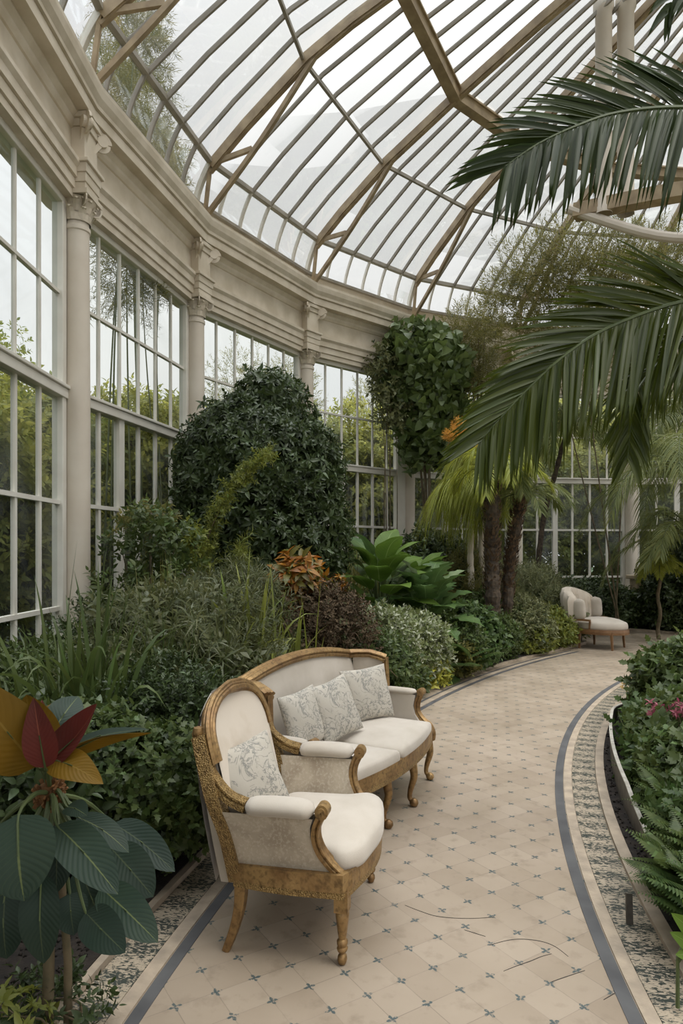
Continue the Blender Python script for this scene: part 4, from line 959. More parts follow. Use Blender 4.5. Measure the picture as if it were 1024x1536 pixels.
def palm(name, label, loc, h, nf, fl_, L, w, m, seed, trunk_r=.09, droop=.35, lean=0, tmat=TRUNK, arch=.9, N=36, group=None, el=(10, 75), cat='palm tree', shag=False, fdroop=.5):
    e = empty(name, loc, 0, label, cat, group); rr_ = random.Random(seed)
    mb = MB(); n = 14
    pts = [(lean * (i / n) ** 2, .05 * math.sin(i), h * i / n) for i in range(n + 1)]
    if h > .35:
        mb.tube(bez(pts, 2), [trunk_r * (1.25 - .35 * i / (2 * n) + (.12 if i % 2 else -.06)) for i in range(2 * n + 1)], 12); obj('trunk', mb, tmat, e, smooth=False)
        if shag:
            r = np.random.default_rng(seed); M_ = 900; z = r.uniform(.2, h, M_); a = r.uniform(0, 6.28, M_); d = np.stack([np.cos(a), np.sin(a), .9 + 0 * a], 1)
            P_ = np.stack([np.cos(a) * trunk_r * .95 + lean * (z / h) ** 2, np.sin(a) * trunk_r * .95, z], 1)
            A = inst(leaf('simple', .5, .1), P_, frames_y(d, np.stack([np.cos(a), np.sin(a), 0 * a], 1)), r.uniform(.05, .12, M_)); tri_mesh('old_leaf_bases', A[0], A[1], TAN, e)
    top = Vector((lean, 0, h))
    protos = []
    for k in range(nf):
        a = 2 * PI * k / nf + rr_.uniform(-.25, .25); elv = R(rr_.uniform(*el)); ln = fl_ * rr_.uniform(.85, 1.1)
        if k < 4:
            d = Vector((math.cos(0), 0, 0))
            el0 = R(el[0] + (el[1] - el[0]) * (k + .5) / 4)
            c, s = math.cos(el0), math.sin(el0)
            q = [Vector((0, 0, 0)), Vector((.3 * c, 0, .3 * s)) * fl_, Vector((.62 * c + .06, 0, .55 * s - .08 * arch)) * fl_, Vector((.85 * c + .12, 0, .6 * s - .32 * arch)) * fl_, Vector((.95 * c + .16, 0, .55 * s - .62 * arch)) * fl_]
            f = frond(q, (0, 0, 1), N, L, w, m, e, seed=seed * 10 + k, fwd=(50, 50), droop=(fdroop, fdroop), lift=(.15, .15), tip=.4, base=.5, rr0=.012, seg=4, start=.1)
            protos.append(f)
        else: f = copytree(protos[k % 4], e)
        f.location = top; f.rotation_euler = (rr_.uniform(-.15, .15), rr_.uniform(-.15, .15), a); s_ = ln / fl_; f.scale = (s_, s_, s_)
    return e
# shaggy two stemmed palm in the middle, far
palm('palm_tree', 'dark shaggy palm trunk, thicker one of the pair beside the weeping pale palm', W(738, 10.6), 3.0, 12, .75, .34, .022, L_WEEP, 21, trunk_r=.10, shag=True, el=(-10, 60))
palm('palm_tree', 'slimmer leaning shaggy palm trunk just right of its thicker neighbour', W(757, 10.9), 2.6, 10, .7, .32, .022, L_PALMG, 22, trunk_r=.075, lean=.28, shag=True, el=(-10, 60))
palm('palm_tree', 'grey green fan of a palm seen above the low far window', W(800, 14.4), 4.3, 16, .95, .5, .02, L_PALMG, 23, trunk_r=.05, el=(0, 70), arch=1.0, lean=.75)
palm('weeping_palm', 'small weeping yellow green palm in front of the ivy column', W(706, 11.8), 2.85, 16, .6, .62, .012, L_WEEP, 24, trunk_r=.05, el=(0, 60), fdroop=1.7, arch=1.2, tmat=PAINT)
palm('weeping_palm', 'taller weeping palm with orange yellow crown beside the big hanging frond', W(722, 12.2), 3.3, 16, .55, .55, .012, L_WEEP, 25, trunk_r=.045, el=(10, 70), fdroop=1.6, arch=1.0, tmat=PAINT)
palm('feathery_palm', 'feathery grey green palm filling the far right edge above the pedestal', W(1035, 11.6), 3.1, 22, 1.5, .55, .018, L_PALMG, 26, tmat=STEM, trunk_r=.05, el=(-15, 65), fdroop=.6)
palm('feathery_palm', 'lower feathery palm drooping in front of the pale far column', W(1035, 12.2), 2.0, 20, 1.25, .42, .022, L_PALMG, 27, tmat=STEM, trunk_r=.035, el=(-10, 60), fdroop=.5)
palm('feathery_palm', 'small bright yellow green palm low beside the stone pedestal', W(988, 12.9), 1.45, 22, .42, .22, .014, L_WEEP, 28, tmat=STEM, trunk_r=.03, el=(-35, 80), fdroop=.25)
palm('feathery_palm', 'dark palm behind the others at the far right edge', W(1030, 13.6), 4.4, 18, 1.3, .5, .024, L_PALMG, 29, tmat=STEM, trunk_r=.04, el=(-20, 60))

# ------------------------------------------------------------------ shrubs of the left bed
def lob(px, py, d, rx, rz, ry=None):
    p = W(px, d, py); return (p.x, p.y, p.z, rx, ry or rx, rz)
plant('large_shrub', 'tall dense dark green shrub in the middle of the left bed', 'shrub',
      [lob(385, 800, 9.2, .95, 1.1), lob(380, 700, 9.3, .98, .9), lob(405, 615, 9.4, .5, .5), lob(328, 685, 9.2, .55, .5), lob(448, 690, 9.3, .5, .55), lob(365, 640, 9.3, .4, .4), lob(440, 775, 9.2, .62, .9), lob(320, 760, 9.1, .55, .8), lob(385, 900, 9.0, .9, .6)],
      12500, .125, S_OV + S_PAL, L_DARK, 31, r0=.05, nst=9, inner=.25, lump=.26, up=0)
plant('ivy', 'broad leaved ivy hanging over the column at the middle of the wall', 'ivy',
      [lob(632, 560, 14.2, .62, .8, .4), lob(645, 625, 14.2, .52, .75, .4), lob(618, 528, 14.2, .38, .32, .3), lob(655, 560, 14.1, .5, .6, .4), lob(640, 665, 14.2, .28, .5, .3)], 1500, .26, S_IVY, L_IVY, 32, base=(W(640, 14.3).x, 14.3), up=-.7, r0=.04, lump=.35)
plant('ivy', 'thin ivy trailing down the left side of the ivy column', 'ivy',
      [lob(578, 560, 14.0, .2, .5, .2), lob(590, 620, 14.0, .2, .4, .2), lob(455, 530, 12.6, .2, .4, .2)][:2], 260, .22, S_SMALL, L_GREY, 33, up=-.3, r0=.015)
plant('climber_tree', 'tall feathery olive green tree under the roof at the right', 'tree',
      [lob(800, 420, 13.0, .8, .7), lob(860, 400, 12.8, .9, .75), lob(940, 395, 12.8, .9, .55), lob(1000, 410, 12.6, 1.0, .6), lob(770, 470, 13.2, .6, .7), lob(900, 460, 12.8, 1.2, .8), lob(850, 540, 13.2, .9, 1.1)], 4300, .22, S_FINE, L_OLIVE, 34, base=(W(928, 13.6).x, 13.6), lump=.3, inner=.4, r0=.018, nst=3)
plant('climber_tree', 'sparse brownish climber filling the gap beyond the ivy column', 'tree', [lob(715, 500, 14.6, .75, .6, .5), lob(700, 560, 14.6, .6, .9, .5), lob(735, 600, 14.4, .5, .9, .5)], 1500, .22, S_FINE, L_OLIVE, 35, lump=.3, inner=.4, base=(W(715, 14.6).x, 14.6), r0=.03)

plant('yellow_blossom', 'orange yellow blossom plume above the weeping palms beside the hanging frond', 'flower', [lob(690, 655, 11.9, .20, .20), lob(708, 664, 11.9, .16, .16)], 420, .12, S_FINE, leafmat('blossom_orange', (.42, .28, .05), (.50, .36, .10), trans=.4, gain=1), 36, base=(W(706, 12.1).x, 12.1), r0=.012, nst=2)
# large leaves helper
def bigleaf(parent, base, tipv, width, m, nrm=(0, -.6, 1), curl=.12, fold=.12, wave=0, lobes=0, stalk=None, rows=14, name='leaf', shape=1.0, off=(0, 0, 0), blunt=.0):
    base = Vector(base) - Vector(off); tip = Vector(tipv) - Vector(off); d = tip - base; L = d.length; d.normalize(); n = Vector(nrm); x = d.cross(n).normalized(); n = x.cross(d).normalized()
    if n.dot(Vector(nrm)) < 0: n = -n
    us = [-1, -.66, -.33, 0, .33, .66, 1]; g = []; uv = []
    for i in range(rows + 1):
        t = i / rows; wv = (math.sin(PI * min(1, t ** (.72 * shape)))) ** .8 if t < 1 else 0
        if blunt: wv = (1 - abs(2 * t ** .8 - 1) ** 2.3) ** .8
        if lobes: wv *= 1 - .45 * abs(math.sin(t * PI * lobes)) ** 2
        c = base + d * L * t + n * (curl * L * (math.sin(PI * t) - .5 * t))
        g.append([c + x * u * wv * width / 2 + n * (fold * abs(u) * wv * width / 2 + wave * math.sin(t * 14 + u * 2) * width * abs(u)) for u in us]); uv += [((u + 1) / 2, t) for u in us]
    mb = MB(); mb.quadgrid(g); o = obj(name, mb, m, parent, smooth=True, uv=uv)
    if stalk is not None:
        s = Vector(stalk) - Vector(off); mb = MB(); mb.tube(bez([s, (s + base) / 2 + Vector((0, 0, .03)), base, base + d * L * .5 + n * curl * L * .9], 4), [.008] * 6 + [.006, .005, .004, .003, .0025, .002, .002], 6); obj('stalk', mb, STEMG, o, smooth=True)
    return o
# foreground plant, left
FO = W(70, 2.25); fg = empty('rubber_plant', FO, 0, 'big leaved plant with red and ochre new leaves above teal ones at the lower left', 'plant')
hub = W(75, 2.25, 1190)
mb = MB(); mb.tube([Vector((0, 0, .03)), Vector((.01, 0, .4)), hub - FO], [.022, .018, .016], 8); mb.tube([Vector((.05, .05, .03)), Vector((.07, 0, .3)), hub - FO + Vector((.02, 0, -.05))], [.016, .014, .012], 8); obj('stem', mb, STEM, fg, smooth=True)
mb = MB(); r_ = random.Random(3)
for _ in range(90):
    v = Vector((r_.gauss(0, 1), r_.gauss(0, 1), r_.gauss(0, 1))).normalized(); c = hub - FO + v * .035; mb.beam(c, c + v * .02 + Vector((0, 0, r_.uniform(-.02, .02))), .012, .006, up=(v.y, .3, v.x))
mb.lathe([(0, -.04), (.035, -.03), (.045, 0), (.03, .03), (0, .045)], hub - FO, 10); obj('crown_fibres', mb, mat('fibre_orange', (.22, .10, .03), (.12, .055, .02), scale=40, rough=.9), fg)
def FL(b, db, t, dt, w, m, **kw): bigleaf(fg, W(b[0], db, b[1]), W(t[0], dt, t[1]), w, m, off=FO, stalk=hub, **kw)
cam_n = (.1, -1, .35)
FL((55, 1150), 2.2, (-60, 1010), 1.95, .20, B_YEL, nrm=(.5, -1, .2), curl=.15)
FL((62, 1150), 2.25, (38, 1040), 2.2, .17, B_YEL, nrm=(.7, -1, .1), curl=-.12)
FL((62, 1140), 2.28, (62, 1050), 2.3, .085, B_RED, nrm=(.2, -1, .1), fold=.5)
FL((68, 1152), 2.12, (50, 1048), 2.05, .10, B_RED, nrm=(.3, -1, .2), fold=.35, curl=.05)
FL((66, 1150), 2.2, (150, 1056), 2.15, .11, B_RED, nrm=(-.4, -1, .5), fold=.5, curl=-.08)
FL((72, 1110), 2.35, (118, 1042), 2.5, .12, B_TEAL, nrm=(.2, -1, .3), blunt=1)
FL((60, 1120), 2.4, (84, 1052), 2.45, .12, B_YEL, nrm=(.2, -1, .3))
FL((80, 1140), 2.25, (228, 1092), 2.15, .075, B_YEL, nrm=(.1, -.75, -1), fold=.4, curl=-.08)
FL((90, 1128), 2.26, (222, 1090), 2.19, .055, B_TEAL, nrm=(.1, -.4, 1), fold=.3, curl=.06)
FL((78, 1140), 2.2, (152, 1172), 2.05, .11, B_YEL, nrm=(.3, -.8, .6), curl=.10)
for b, db, t, dt, w, mm, nn in (((28, 1222), 2.0, (34, 1352), 1.9, .215, B_TEAL, cam_n), ((62, 1310), 2.0, (64, 1448), 1.95, .115, B_TEALD, cam_n), ((88, 1235), 2.15, (84, 1340), 2.05, .11, B_TEALD, (.3, -1, .2)),
        ((85, 1238), 2.1, (176, 1338), 1.95, .13, B_TEAL, (.3, -.8, .7)), ((100, 1210), 2.2, (130, 1222), 2.15, .07, B_TEAL, (.3, -.6, .8)), ((115, 1225), 2.2, (194, 1276), 2.15, .09, B_TEAL, (.2, -.5, .9)), ((80, 1250), 2.2, (136, 1304), 2.1, .09, B_TEALD, (.2, -1, .4)),
        ((150, 1330), 2.15, (236, 1412), 2.05, .12, B_TEAL, (.3, -.9, .6)), ((128, 1368), 2.1, (186, 1428), 2.0, .115, B_TEALD, (.2, -.9, .5)), ((105, 1340), 2.2, (110, 1402), 2.1, .11, B_TEALD, (.2, -1, .4)), ((165, 1270), 2.3, (230, 1345), 2.25, .14, B_TEALD, (.2, -.9, .6)), ((8, 1340), 2.1, (8, 1440), 2.05, .13, B_TEALD, cam_n),
        ((170, 1235), 2.5, (262, 1305), 2.4, .12, B_TEALD, (.2, -.8, .8)), ((120, 1300), 2.3, (160, 1400), 2.25, .13, B_TEALD, (.2, -1, .4)), ((-10, 1250), 2.3, (-40, 1380), 2.2, .18, B_TEALD, cam_n), ((60, 1260), 2.4, (60, 1350), 2.3, .12, B_TEALD, cam_n), ((140, 1260), 2.4, (200, 1320), 2.4, .1, B_TEALD, (.2, -.8, .6))):
    FL(b, db, t, dt, w, mm, nrm=nn, curl=.10, blunt=1)
def lowplant(px, d, py, rx, n, size, sp, m, label, seed, name='ground_shrub', cat='shrub', rz=None, extra=(), **kw):
    """bush from ground up to the height seen at py"""
    p = W(px, d, py); h = p.z; L = [(p.x, p.y, h * .5, rx, rx, h * .5)] + [tuple(q) for q in extra]
    return plant(name, label, cat, L, n, size, sp, m, seed, **kw)
lowplant(20, 2.15, 1490, .10, 40, .055, S_PAL, L_FRESH, 'tiny bright green seedling plant in the bottom left corner', 40, 'seedling', 'plant', r0=.006)
lowplant(75, 2.3, 1480, .16, 90, .06, S_OV, L_DARK, 'low dark seedlings under the big leaved plant at the bottom left', 41, 'seedling', 'plant', r0=.006)
# leafy ground shrub left of the armchair
plant('ground_shrub', 'leafy green shrub with lobed leaves left of the armchair', 'shrub', [lob(225, 1165, 3.5, .32, .22), lob(150, 1150, 3.5, .3, .26), lob(280, 1190, 3.6, .22, .28), lob(200, 1230, 3.5, .32, .3), lob(255, 1235, 3.5, .2, .2)], 1500, .085, S_LOB, L_MID, 42, r0=.01)
plant('ground_shrub', 'small leaved dark shrub behind the back of the armchair', 'shrub', [lob(255, 1070, 4.4, .38, .34), lob(300, 1110, 4.3, .28, .4), lob(205, 1095, 4.3, .35, .35), lob(250, 1150, 4.3, .5, .4)], 2200, .085, S_SMALL, L_DARK, 43, r0=.012)
e = empty('strap_leaf_clump', W(125, 4.15), 0, 'clump of long dark strap leaves in front of the big column', 'plant'); blades('leaf_blades', 120, (0, 0, 0), .10, 1.55, .85, .05, L_MID, e, 44, droop=1.0, S=10)
e = empty('strap_leaf_clump', W(40, 4.3), 0, 'thin strap leaves by the window at the left edge', 'plant'); blades('leaf_blades', 70, (0, 0, 0), .12, 1.15, .6, .035, L_MID, e, 45, droop=.7, S=8)
plant('wispy_shrub', 'wispy fine leaved grey green shrub behind the strap leaves', 'shrub', [lob(235, 990, 5.6, .4, .45), lob(310, 975, 6.0, .45, .4), lob(195, 1010, 5.3, .4, .5), lob(290, 1035, 5.6, .55, .55), lob(250, 1090, 5.3, .65, .5), lob(275, 955, 6.1, .2, .32), lob(215, 960, 5.8, .18, .25), lob(345, 940, 6.2, .22, .3)], 3400, .17, S_WISP + S_SMALL, L_WISPD, 46, lump=.5, inner=.4, r0=.015)
plant('wispy_shrub', 'darker feathery shrub below the large dark shrub', 'shrub', [lob(345, 925, 7.0, .45, .4), lob(300, 925, 7.2, .35, .35), lob(370, 965, 6.8, .55, .55)], 3600, .15, S_WISP, L_WISPD, 47, lump=.5, inner=.4, r0=.015)
for q, (px, d, lb) in enumerate(((222, 4.9, 'tall fine grass tussock between the strap leaves and the armchair'), (300, 5.5, 'fine grass tussock above the armchair back'), (250, 6.0, 'fine grey green grass tussock at the foot of the second tall window'))):
    e = empty('fine_grass_tussock', W(px, d), 0, lb, 'grass'); blades('leaf_blades', 800, (0, 0, 0), .2, (1.2, 1.25, 1.4)[q], .6, .014, (L_MID, L_WISPD, L_OLIVE)[q], e, 480 + q, droop=.7, S=6)
e = empty('broad_blade_clump', W(372, 5.9), 0, 'clump of broad green blades just behind the sofa', 'plant'); blades('leaf_blades', 80, (0, 0, 0), .16, 1.5, .6, .06, L_FRESH, e, 48, droop=.8, S=7)
e = empty('broad_blade_clump', W(425, 6.2), 0, 'smaller clump of green blades behind the top of the sofa', 'plant'); blades('leaf_blades', 60, (0, 0, 0), .14, 1.25, .5, .05, L_FRESH, e, 49, droop=.8, S=7)
# window-side broken twigs shrub
plant('twiggy_shrub', 'sparse twiggy shrub in front of the second tall window', 'shrub', [lob(228, 785, 7.2, .28, .1), lob(185, 825, 7.2, .15, .1), lob(255, 830, 7.2, .25, .25), lob(235, 875, 7.0, .3, .2), lob(160, 900, 7.0, .2, .2)], 230, .14, S_OV, L_MID, 50, lump=.35, inner=.5, r0=.014, nst=9)
plant('ground_shrub', 'green shrub at the foot of the second tall window', 'shrub', [lob(200, 970, 7.0, .5, .35), lob(275, 940, 7.2, .4, .4), lob(150, 975, 6.6, .4, .35), lob(230, 1010, 6.4, .7, .45)], 1700, .13, S_SMALL, L_DARK, 51)
# arching climber branch
def branch(name, label, pts, n, size, sp, m, seed, spread=.1, r0=.012):
    o = Vector((pts[0][0], pts[0][1], 0)); e = empty(name, o, 0, label, 'climber'); P = bez(pts, 8); Pn = np.array([tuple(p - o) for p in P]); r = np.random.default_rng(seed)
    k = r.uniform(0, len(Pn) - 1.001, n); i = k.astype(int); f = (k - i)[:, None]; C = Pn[i] * (1 - f) + Pn[i + 1] * f + r.normal(0, spread, (n, 3)) * (1.2 - k / len(Pn))[:, None]
    D = unit(r.normal(0, 1, (n, 3)) + [0.3, -.3, .3]); q = r.integers(0, len(sp), n); parts = [inst(s, C[q == j], frames_z(D[q == j], r.uniform(0, 6, (q == j).sum())), size * r.uniform(.6, 1.3, (q == j).sum())) for j, s in enumerate(sp)]
    V, T = join(parts); tri_mesh('foliage', V, T, m, e); mb = MB(); mb.tube([p - o for p in P], list(np.linspace(r0, r0 * .3, len(P))), 6); obj('stem', mb, STEM, e, smooth=True); return e
branch('climbing_stem', 'pale green leafy shoot arching up across the dark shrub', [W(300, 7.9, 940), W(300, 7.9, 850), W(318, 7.8, 790), W(345, 7.8, 735), W(378, 7.8, 700), W(402, 7.8, 682)], 420, .10, S_WISP + S_SMALL, L_FRESH, 52, spread=.06)
branch('climbing_stem', 'short pale leafy shoot beside the arching one on the dark shrub', [W(350, 7.8, 940), W(352, 7.8, 870), W(362, 7.8, 820)], 120, .14, S_WISP, L_FRESH, 53, spread=.06)
branch('climbing_stem', 'pale leafy shoot leaning left beside the arching ones', [W(330, 7.7, 960), W(318, 7.7, 880), W(292, 7.6, 820), (W(284, 7.6, 800))], 110, .14, S_SMALL, L_FRESH, 57, spread=.05)
branch('climbing_stem', 'thin vine trailing across the second tall window', [W(262, 7.8, 790), W(235, 7.7, 770), W(205, 7.6, 775), W(176, 7.6, 790)], 60, .13, S_OV, L_OLIVE, 54, spread=.05, r0=.008)
# croton / dead twigs
plant('croton', 'croton with upright orange and yellow leaves behind the sofa', 'plant', [lob(447, 872, 7.0, .17, .17), lob(425, 900, 7.0, .15, .15)], 110, .17, S_PAL, L_ORANGE, 55, r0=.01, up=1)
plant('croton', 'small orange flower head on the brown twiggy bush', 'plant', [lob(506, 880, 7.2, .05, .05)], 14, .09, S_PAL, L_ORANGE, 56, r0=.006, nst=2)
dp = W(478, 7.1); e = empty('dead_bush', dp, 0, 'brown tangled dead looking bush behind the middle of the sofa', 'bush')
V, T = bush_mesh([tuple(np.array(lob(470, 915, 7.1, .42, .33)) - [dp.x, dp.y, 0, 0, 0, 0]), tuple(np.array(lob(500, 945, 7.1, .42, .4)) - [dp.x, dp.y, 0, 0, 0, 0]), tuple(np.array(lob(440, 960, 6.9, .4, .35)) - [dp.x, dp.y, 0, 0, 0, 0])], 2000, .09, S_SMALL, 57, lump=.25, inner=.4); tri_mesh('dry_leaves', V, T, L_BROWN, e)
mb = MB(); r_ = random.Random(8)
for _ in range(60):
    a = r_.uniform(0, 2 * PI); q = Vector((math.cos(a), math.sin(a), 0)); b = q * r_.uniform(0, .2); c = q * r_.uniform(.2, .5) + Vector((0, 0, r_.uniform(.3, .8))); d = c + q * r_.uniform(.1, .3) + Vector((r_.uniform(-.2, .2), r_.uniform(-.2, .2), r_.uniform(-.25, .15)))
    mb.tube(bez([b, c, d], 5), [.007, .007, .006, .006, .006, .005, .005, .004, .004, .003, .002], 4)
obj('twigs', mb, mat('dry_twig', (.20, .14, .09), (.11, .075, .045), scale=12, rough=.9), e)
e = empty('ornamental_grass', W(490, 10.2), 0, 'fine yellow green grass tussock in front of the fourth window', 'grass'); blades('leaf_blades', 1400, (0, 0, 0), .28, 1.75, .55, .014, L_OLIVE, e, 58, droop=.5, S=5)
e = empty('ornamental_grass', W(455, 9.9), 0, 'smaller fine grass tussock at the right foot of the dark shrub', 'grass'); blades('leaf_blades', 900, (0, 0, 0), .22, 1.6, .45, .014, L_OLIVE, e, 59, droop=.5, S=5)
# big lobed leaves
def bigplant(label, px, d, n, hgt, L, w, mats, seed, lobes=5, spread=.8, name='philodendron'):
    o = W(px, d); e = empty(name, o, 0, label, 'plant'); r_ = random.Random(seed)
    mb = MB(); mb.tube([(0, 0, .03), (0, 0, .25)], [.04, .03], 8); obj('stem', mb, STEM, e)
    for k in range(n):
        a = 2.4 * k + r_.uniform(-.3, .3); f = (k + .5) / n; h = hgt * (.45 + .55 * f) ; rad = spread * (.95 - .6 * f) * r_.uniform(.8, 1.1)
        b = Vector((math.cos(a) * rad * .45, math.sin(a) * rad * .45, h)); dirv = Vector((math.cos(a), math.sin(a), .15 + .9 * f - .35 * (1 - f)))
        t = b + dirv.normalized() * L * r_.uniform(.8, 1.1)
        m = mats[0] if r_.random() < .7 else mats[r_.randrange(len(mats))]
        lf = bigleaf(e, b, t, w * r_.uniform(.85, 1.1), m, nrm=(-math.cos(a) * .5, -math.sin(a) * .5 - .15, 1), curl=.15, fold=.1, wave=.025, lobes=lobes, rows=28 if lobes else 12)
        mb = MB(); mb.tube(bez([Vector((0, 0, .15)), b * .5 + Vector((0, 0, h * .3)), b], 4), [.014] * 9, 5); obj('stalk', mb, STEMG, lf)
    return e
bigplant('tall plant with broad bright green leaves in the middle of the bed', 570, 9.4, 26, 1.6, .62, .38, [B_LIME, B_GREEN, B_GREEN], 61, lobes=0, spread=.7)
bigplant('deeply lobed dark green plant left of the shaggy palm trunks', 640, 9.5, 26, 1.2, .65, .42, [B_GREEN, B_GREEN, B_PALE], 62, lobes=5, spread=.8)
bigplant('lower plant with pale grey green lobed leaves beside the brown bush', 556, 9.0, 18, .8, .42, .28, [B_GREEN, B_PALE], 63, lobes=5, spread=.45)
bigplant('broad leaved plant behind the lobed one, below the ivy column', 625, 10.4, 22, 1.35, .6, .36, [B_LIME, B_GREEN], 64, lobes=0, spread=.8)
bigplant('small lime green plant between the brown bush and the hedge mounds', 528, 7.6, 12, .5, .34, .13, [B_LIME], 65, lobes=0, spread=.4)
def fern(name, label, loc, n, L, m, seed, up=.5, h0=.05, cat='fern'):
    e = empty(name, loc, 0, label, cat); r = np.random.default_rng(seed); a = r.uniform(0, 6.28, n)
    D = np.stack([np.cos(a), np.sin(a), up + r.normal(0, .3, n)], 1)
    P = np.stack([np.cos(a) * .04, np.sin(a) * .04, h0 + 0 * a], 1) + r.normal(0, .03, (n, 3)) * [1, 1, 0]
    D = unit(D); nr = np.tile([0, 0, 1.], (n, 1)); x = unit(np.cross(nr, D)); y = np.cross(D, x); M = np.stack([x, y, D], 2)
    A = inst(S_FERN[0], P, M, L * r.uniform(.7, 1.15, n)); V = A[0]; V[:, 2] = np.maximum(V[:, 2], .02); tri_mesh('fronds', V, A[1], m, e); return e
fern('fern', 'large arching fern right of the lobed leaves', W(668, 9.2), 30, .85, L_FERN, 66, up=.75)
fern('fern', 'dark fern at the edge of the mounds below the lobed leaves', W(596, 8.7), 26, .55, L_FERN, 67, up=.7)

# hedge mounds along the path
def keep(px, d, rx, r0, sgn):
    p = W(px, d); PC_ = PO2 if sgn > 0 else PC; v = Vector((p.x, p.y, 0)) - PC_; r_ = v.length
    want = max(r_, r0 + rx * .95) if sgn > 0 else min(r_, r0 - rx * .95)
    q = PC_ + v * (want / r_); return 512 + q.x / q.y * F, q.y
mounds = [
 (600, 7.3, 962, .36, L_MID, 'low dark green mound just past the far end of the sofa back'),
 (575, 8.0, 925, .38, L_VAR, 'rounded mound with whitish leaves behind the sofa wing'),
 (640, 7.7, 1000, .22, L_MID, 'low green mound at the kerb right behind the sofa'),
 (630, 8.4, 925, .42, L_VAR, 'taller whitish speckled mound beside the lobed leaves'),
 (672, 8.2, 992, .19, L_YEL, 'yellow green mound, first bright one along the kerb'),
 (705, 8.9, 972, .26, L_OLIVE, 'small olive yellow mound, second bright one along the kerb'),
 (690, 9.3, 932, .42, L_MID, 'feathery green mound below the palm trunks, sofa side'),
 (740, 9.6, 922, .48, L_FERN, 'wide fern green mound in the middle of the kerb line'),
 (775, 10.2, 930, .42, L_MID, 'soft green mound right of the wide fern green one'),
 (770, 11.3, 905, .5, L_GREY, 'grey green mound behind the kerb mounds under the low window'),
 (815, 10.9, 940, .42, L_FRESH, 'bright yellow green tufted mound touching the lounge chair'),
 (838, 11.6, 925, .42, L_FRESH, 'bright mound directly beside the legs of the lounge chair'),
 (825, 12.4, 900, .5, L_GREY, 'grey green mound behind the bright one near the lounge chair'),
 (730, 11.4, 895, .6, L_MID, 'dark mound around the foot of the shaggy palms'),
]
for i, (px, d, py, rx, m_, lb) in enumerate(mounds):
    px, d = keep(px, d, rx * .85, 16.14, 1)
    fine = m_ in (L_FRESH, L_FERN, L_YEL, L_OLIVE)
    lowplant(px, d, py, rx, int(1500 * (rx / .42) ** 1.4), .15 if fine else .13, S_LOB if m_ is L_FERN else S_SMALL, m_, lb, 70 + i, 'hedge_mound', 'shrub', r0=.01, low=-.9)
# back rows
back = [
 (700, 12.4, 850, .8, S_FINE, L_OLIVE, 'loose olive shrub behind the weeping palms'),
 (790, 13.0, 860, .8, S_FINE, L_GREY, 'hazy grey shrub under the low far window'),
 (820, 13.6, 880, .7, S_SMALL, L_DARK, 'dark shrub behind the lounge chair back'),
 (880, 14.7, 882, .75, S_SMALL, L_DARK, 'dark shrub below the middle of the low far window'),
 (918, 15.0, 893, .5, S_SMALL, L_MID, 'small green shrub right behind the lounge chair'),
 (960, 15.2, 905, .5, S_SMALL, L_MID, 'green shrub at the foot of the stone pedestal'),
 (990, 15.0, 895, .6, S_SMALL, L_DARK, 'dark shrub at the far bend, left of the dark hedge'),
 (1020, 14.5, 905, .7, S_SMALL, L_DARK, 'dark hedge shrub at the right edge of the far bend'),
 (1045, 14.2, 800, .9, S_OV, L_DARK, 'tall dark shrub behind the feathery palms at the far right'),
 (560, 11.8, 850, .7, S_SMALL, L_MID, 'green shrub behind the tall broad leaved plant'),
 (650, 13.0, 800, .8, S_OV, L_DARK, 'dark shrub at the foot of the ivy column'),
 (600, 12.6, 830, .6, S_SMALL, L_MID, 'green shrub in front of the white posts of the fourth window'),
 (480, 11.6, 860, .6, S_SMALL, L_MID, 'shrub between the dark shrub and the fourth window'),
 (110, 6.2, 975, .45, S_SMALL, L_MID, 'shrub at the foot of the big column'),
 (30, 5.2, 1000, .5, S_SMALL, L_MID, 'shrub under the first window at the left edge'),
 (160, 4.0, 1110, .45, S_SMALL, L_DARK, 'dark low shrub behind the red and ochre leaves'),
 (60, 3.4, 1110, .45, S_OV, L_DARK, 'dark shrub behind the big leaved plant at the left edge'),
 (420, 7.6, 960, .6, S_SMALL, L_DARK, 'dark low shrub beneath the croton'),
 (345, 6.3, 1000, .5, S_SMALL, L_DARK, 'dark low shrub behind the near end of the sofa'),
 (520, 8.6, 930, .45, S_SMALL, L_DARK, 'dark low shrub between brown bush and big leaves'),
]
for i, (px, d, py, rx, sp, m_, lb) in enumerate(back):
    lowplant(px, d, py, rx, int(1300 * (rx / .6) ** 1.2 * (1.5 if sp is S_FINE else 1)), .19 if d > 8 else .13, sp, m_, lb, 100 + i, 'bed_shrub', 'shrub', r0=.02, lump=.22)

# ------------------------------------------------------------------ right bed
rb = [
 (985, 8.0, 985, .4, S_OV, L_MID, .14, 'leafy shoots standing highest at the top of the right bed'),
 (1010, 7.4, 985, .42, S_SMALL, L_VAR, .12, 'white flecked shrub behind the shoots of the right bed'),
 (1040, 6.4, 985, .5, S_LOB, L_MID, .14, 'leafy green shrub at the right edge of the picture, behind the pink flowers'),
 (955, 6.6, 1045, .22, S_LOB, L_MID, .11, 'small leafy shrub at the kerb where the metal edging begins'),
 (985, 5.6, 1065, .34, S_LOB, L_FERN, .13, 'bright green lobed shrub below the pink flowers'),
 (1030, 5.0, 1060, .42, S_LOB, L_MID, .13, 'green shrub at the right edge level with the pink flowers'),
 (975, 4.8, 1120, .26, S_LOB, L_FERN, .12, 'green shrub hanging toward the middle of the metal edging'),
 (1030, 4.3, 1130, .40, S_LOB, L_MID, .12, 'dense green shrub right of the metal edging'),
 (1040, 3.6, 1190, .34, S_LOB, L_FERN, .11, 'lobed green shrub above the near ferns at the right edge'),
]
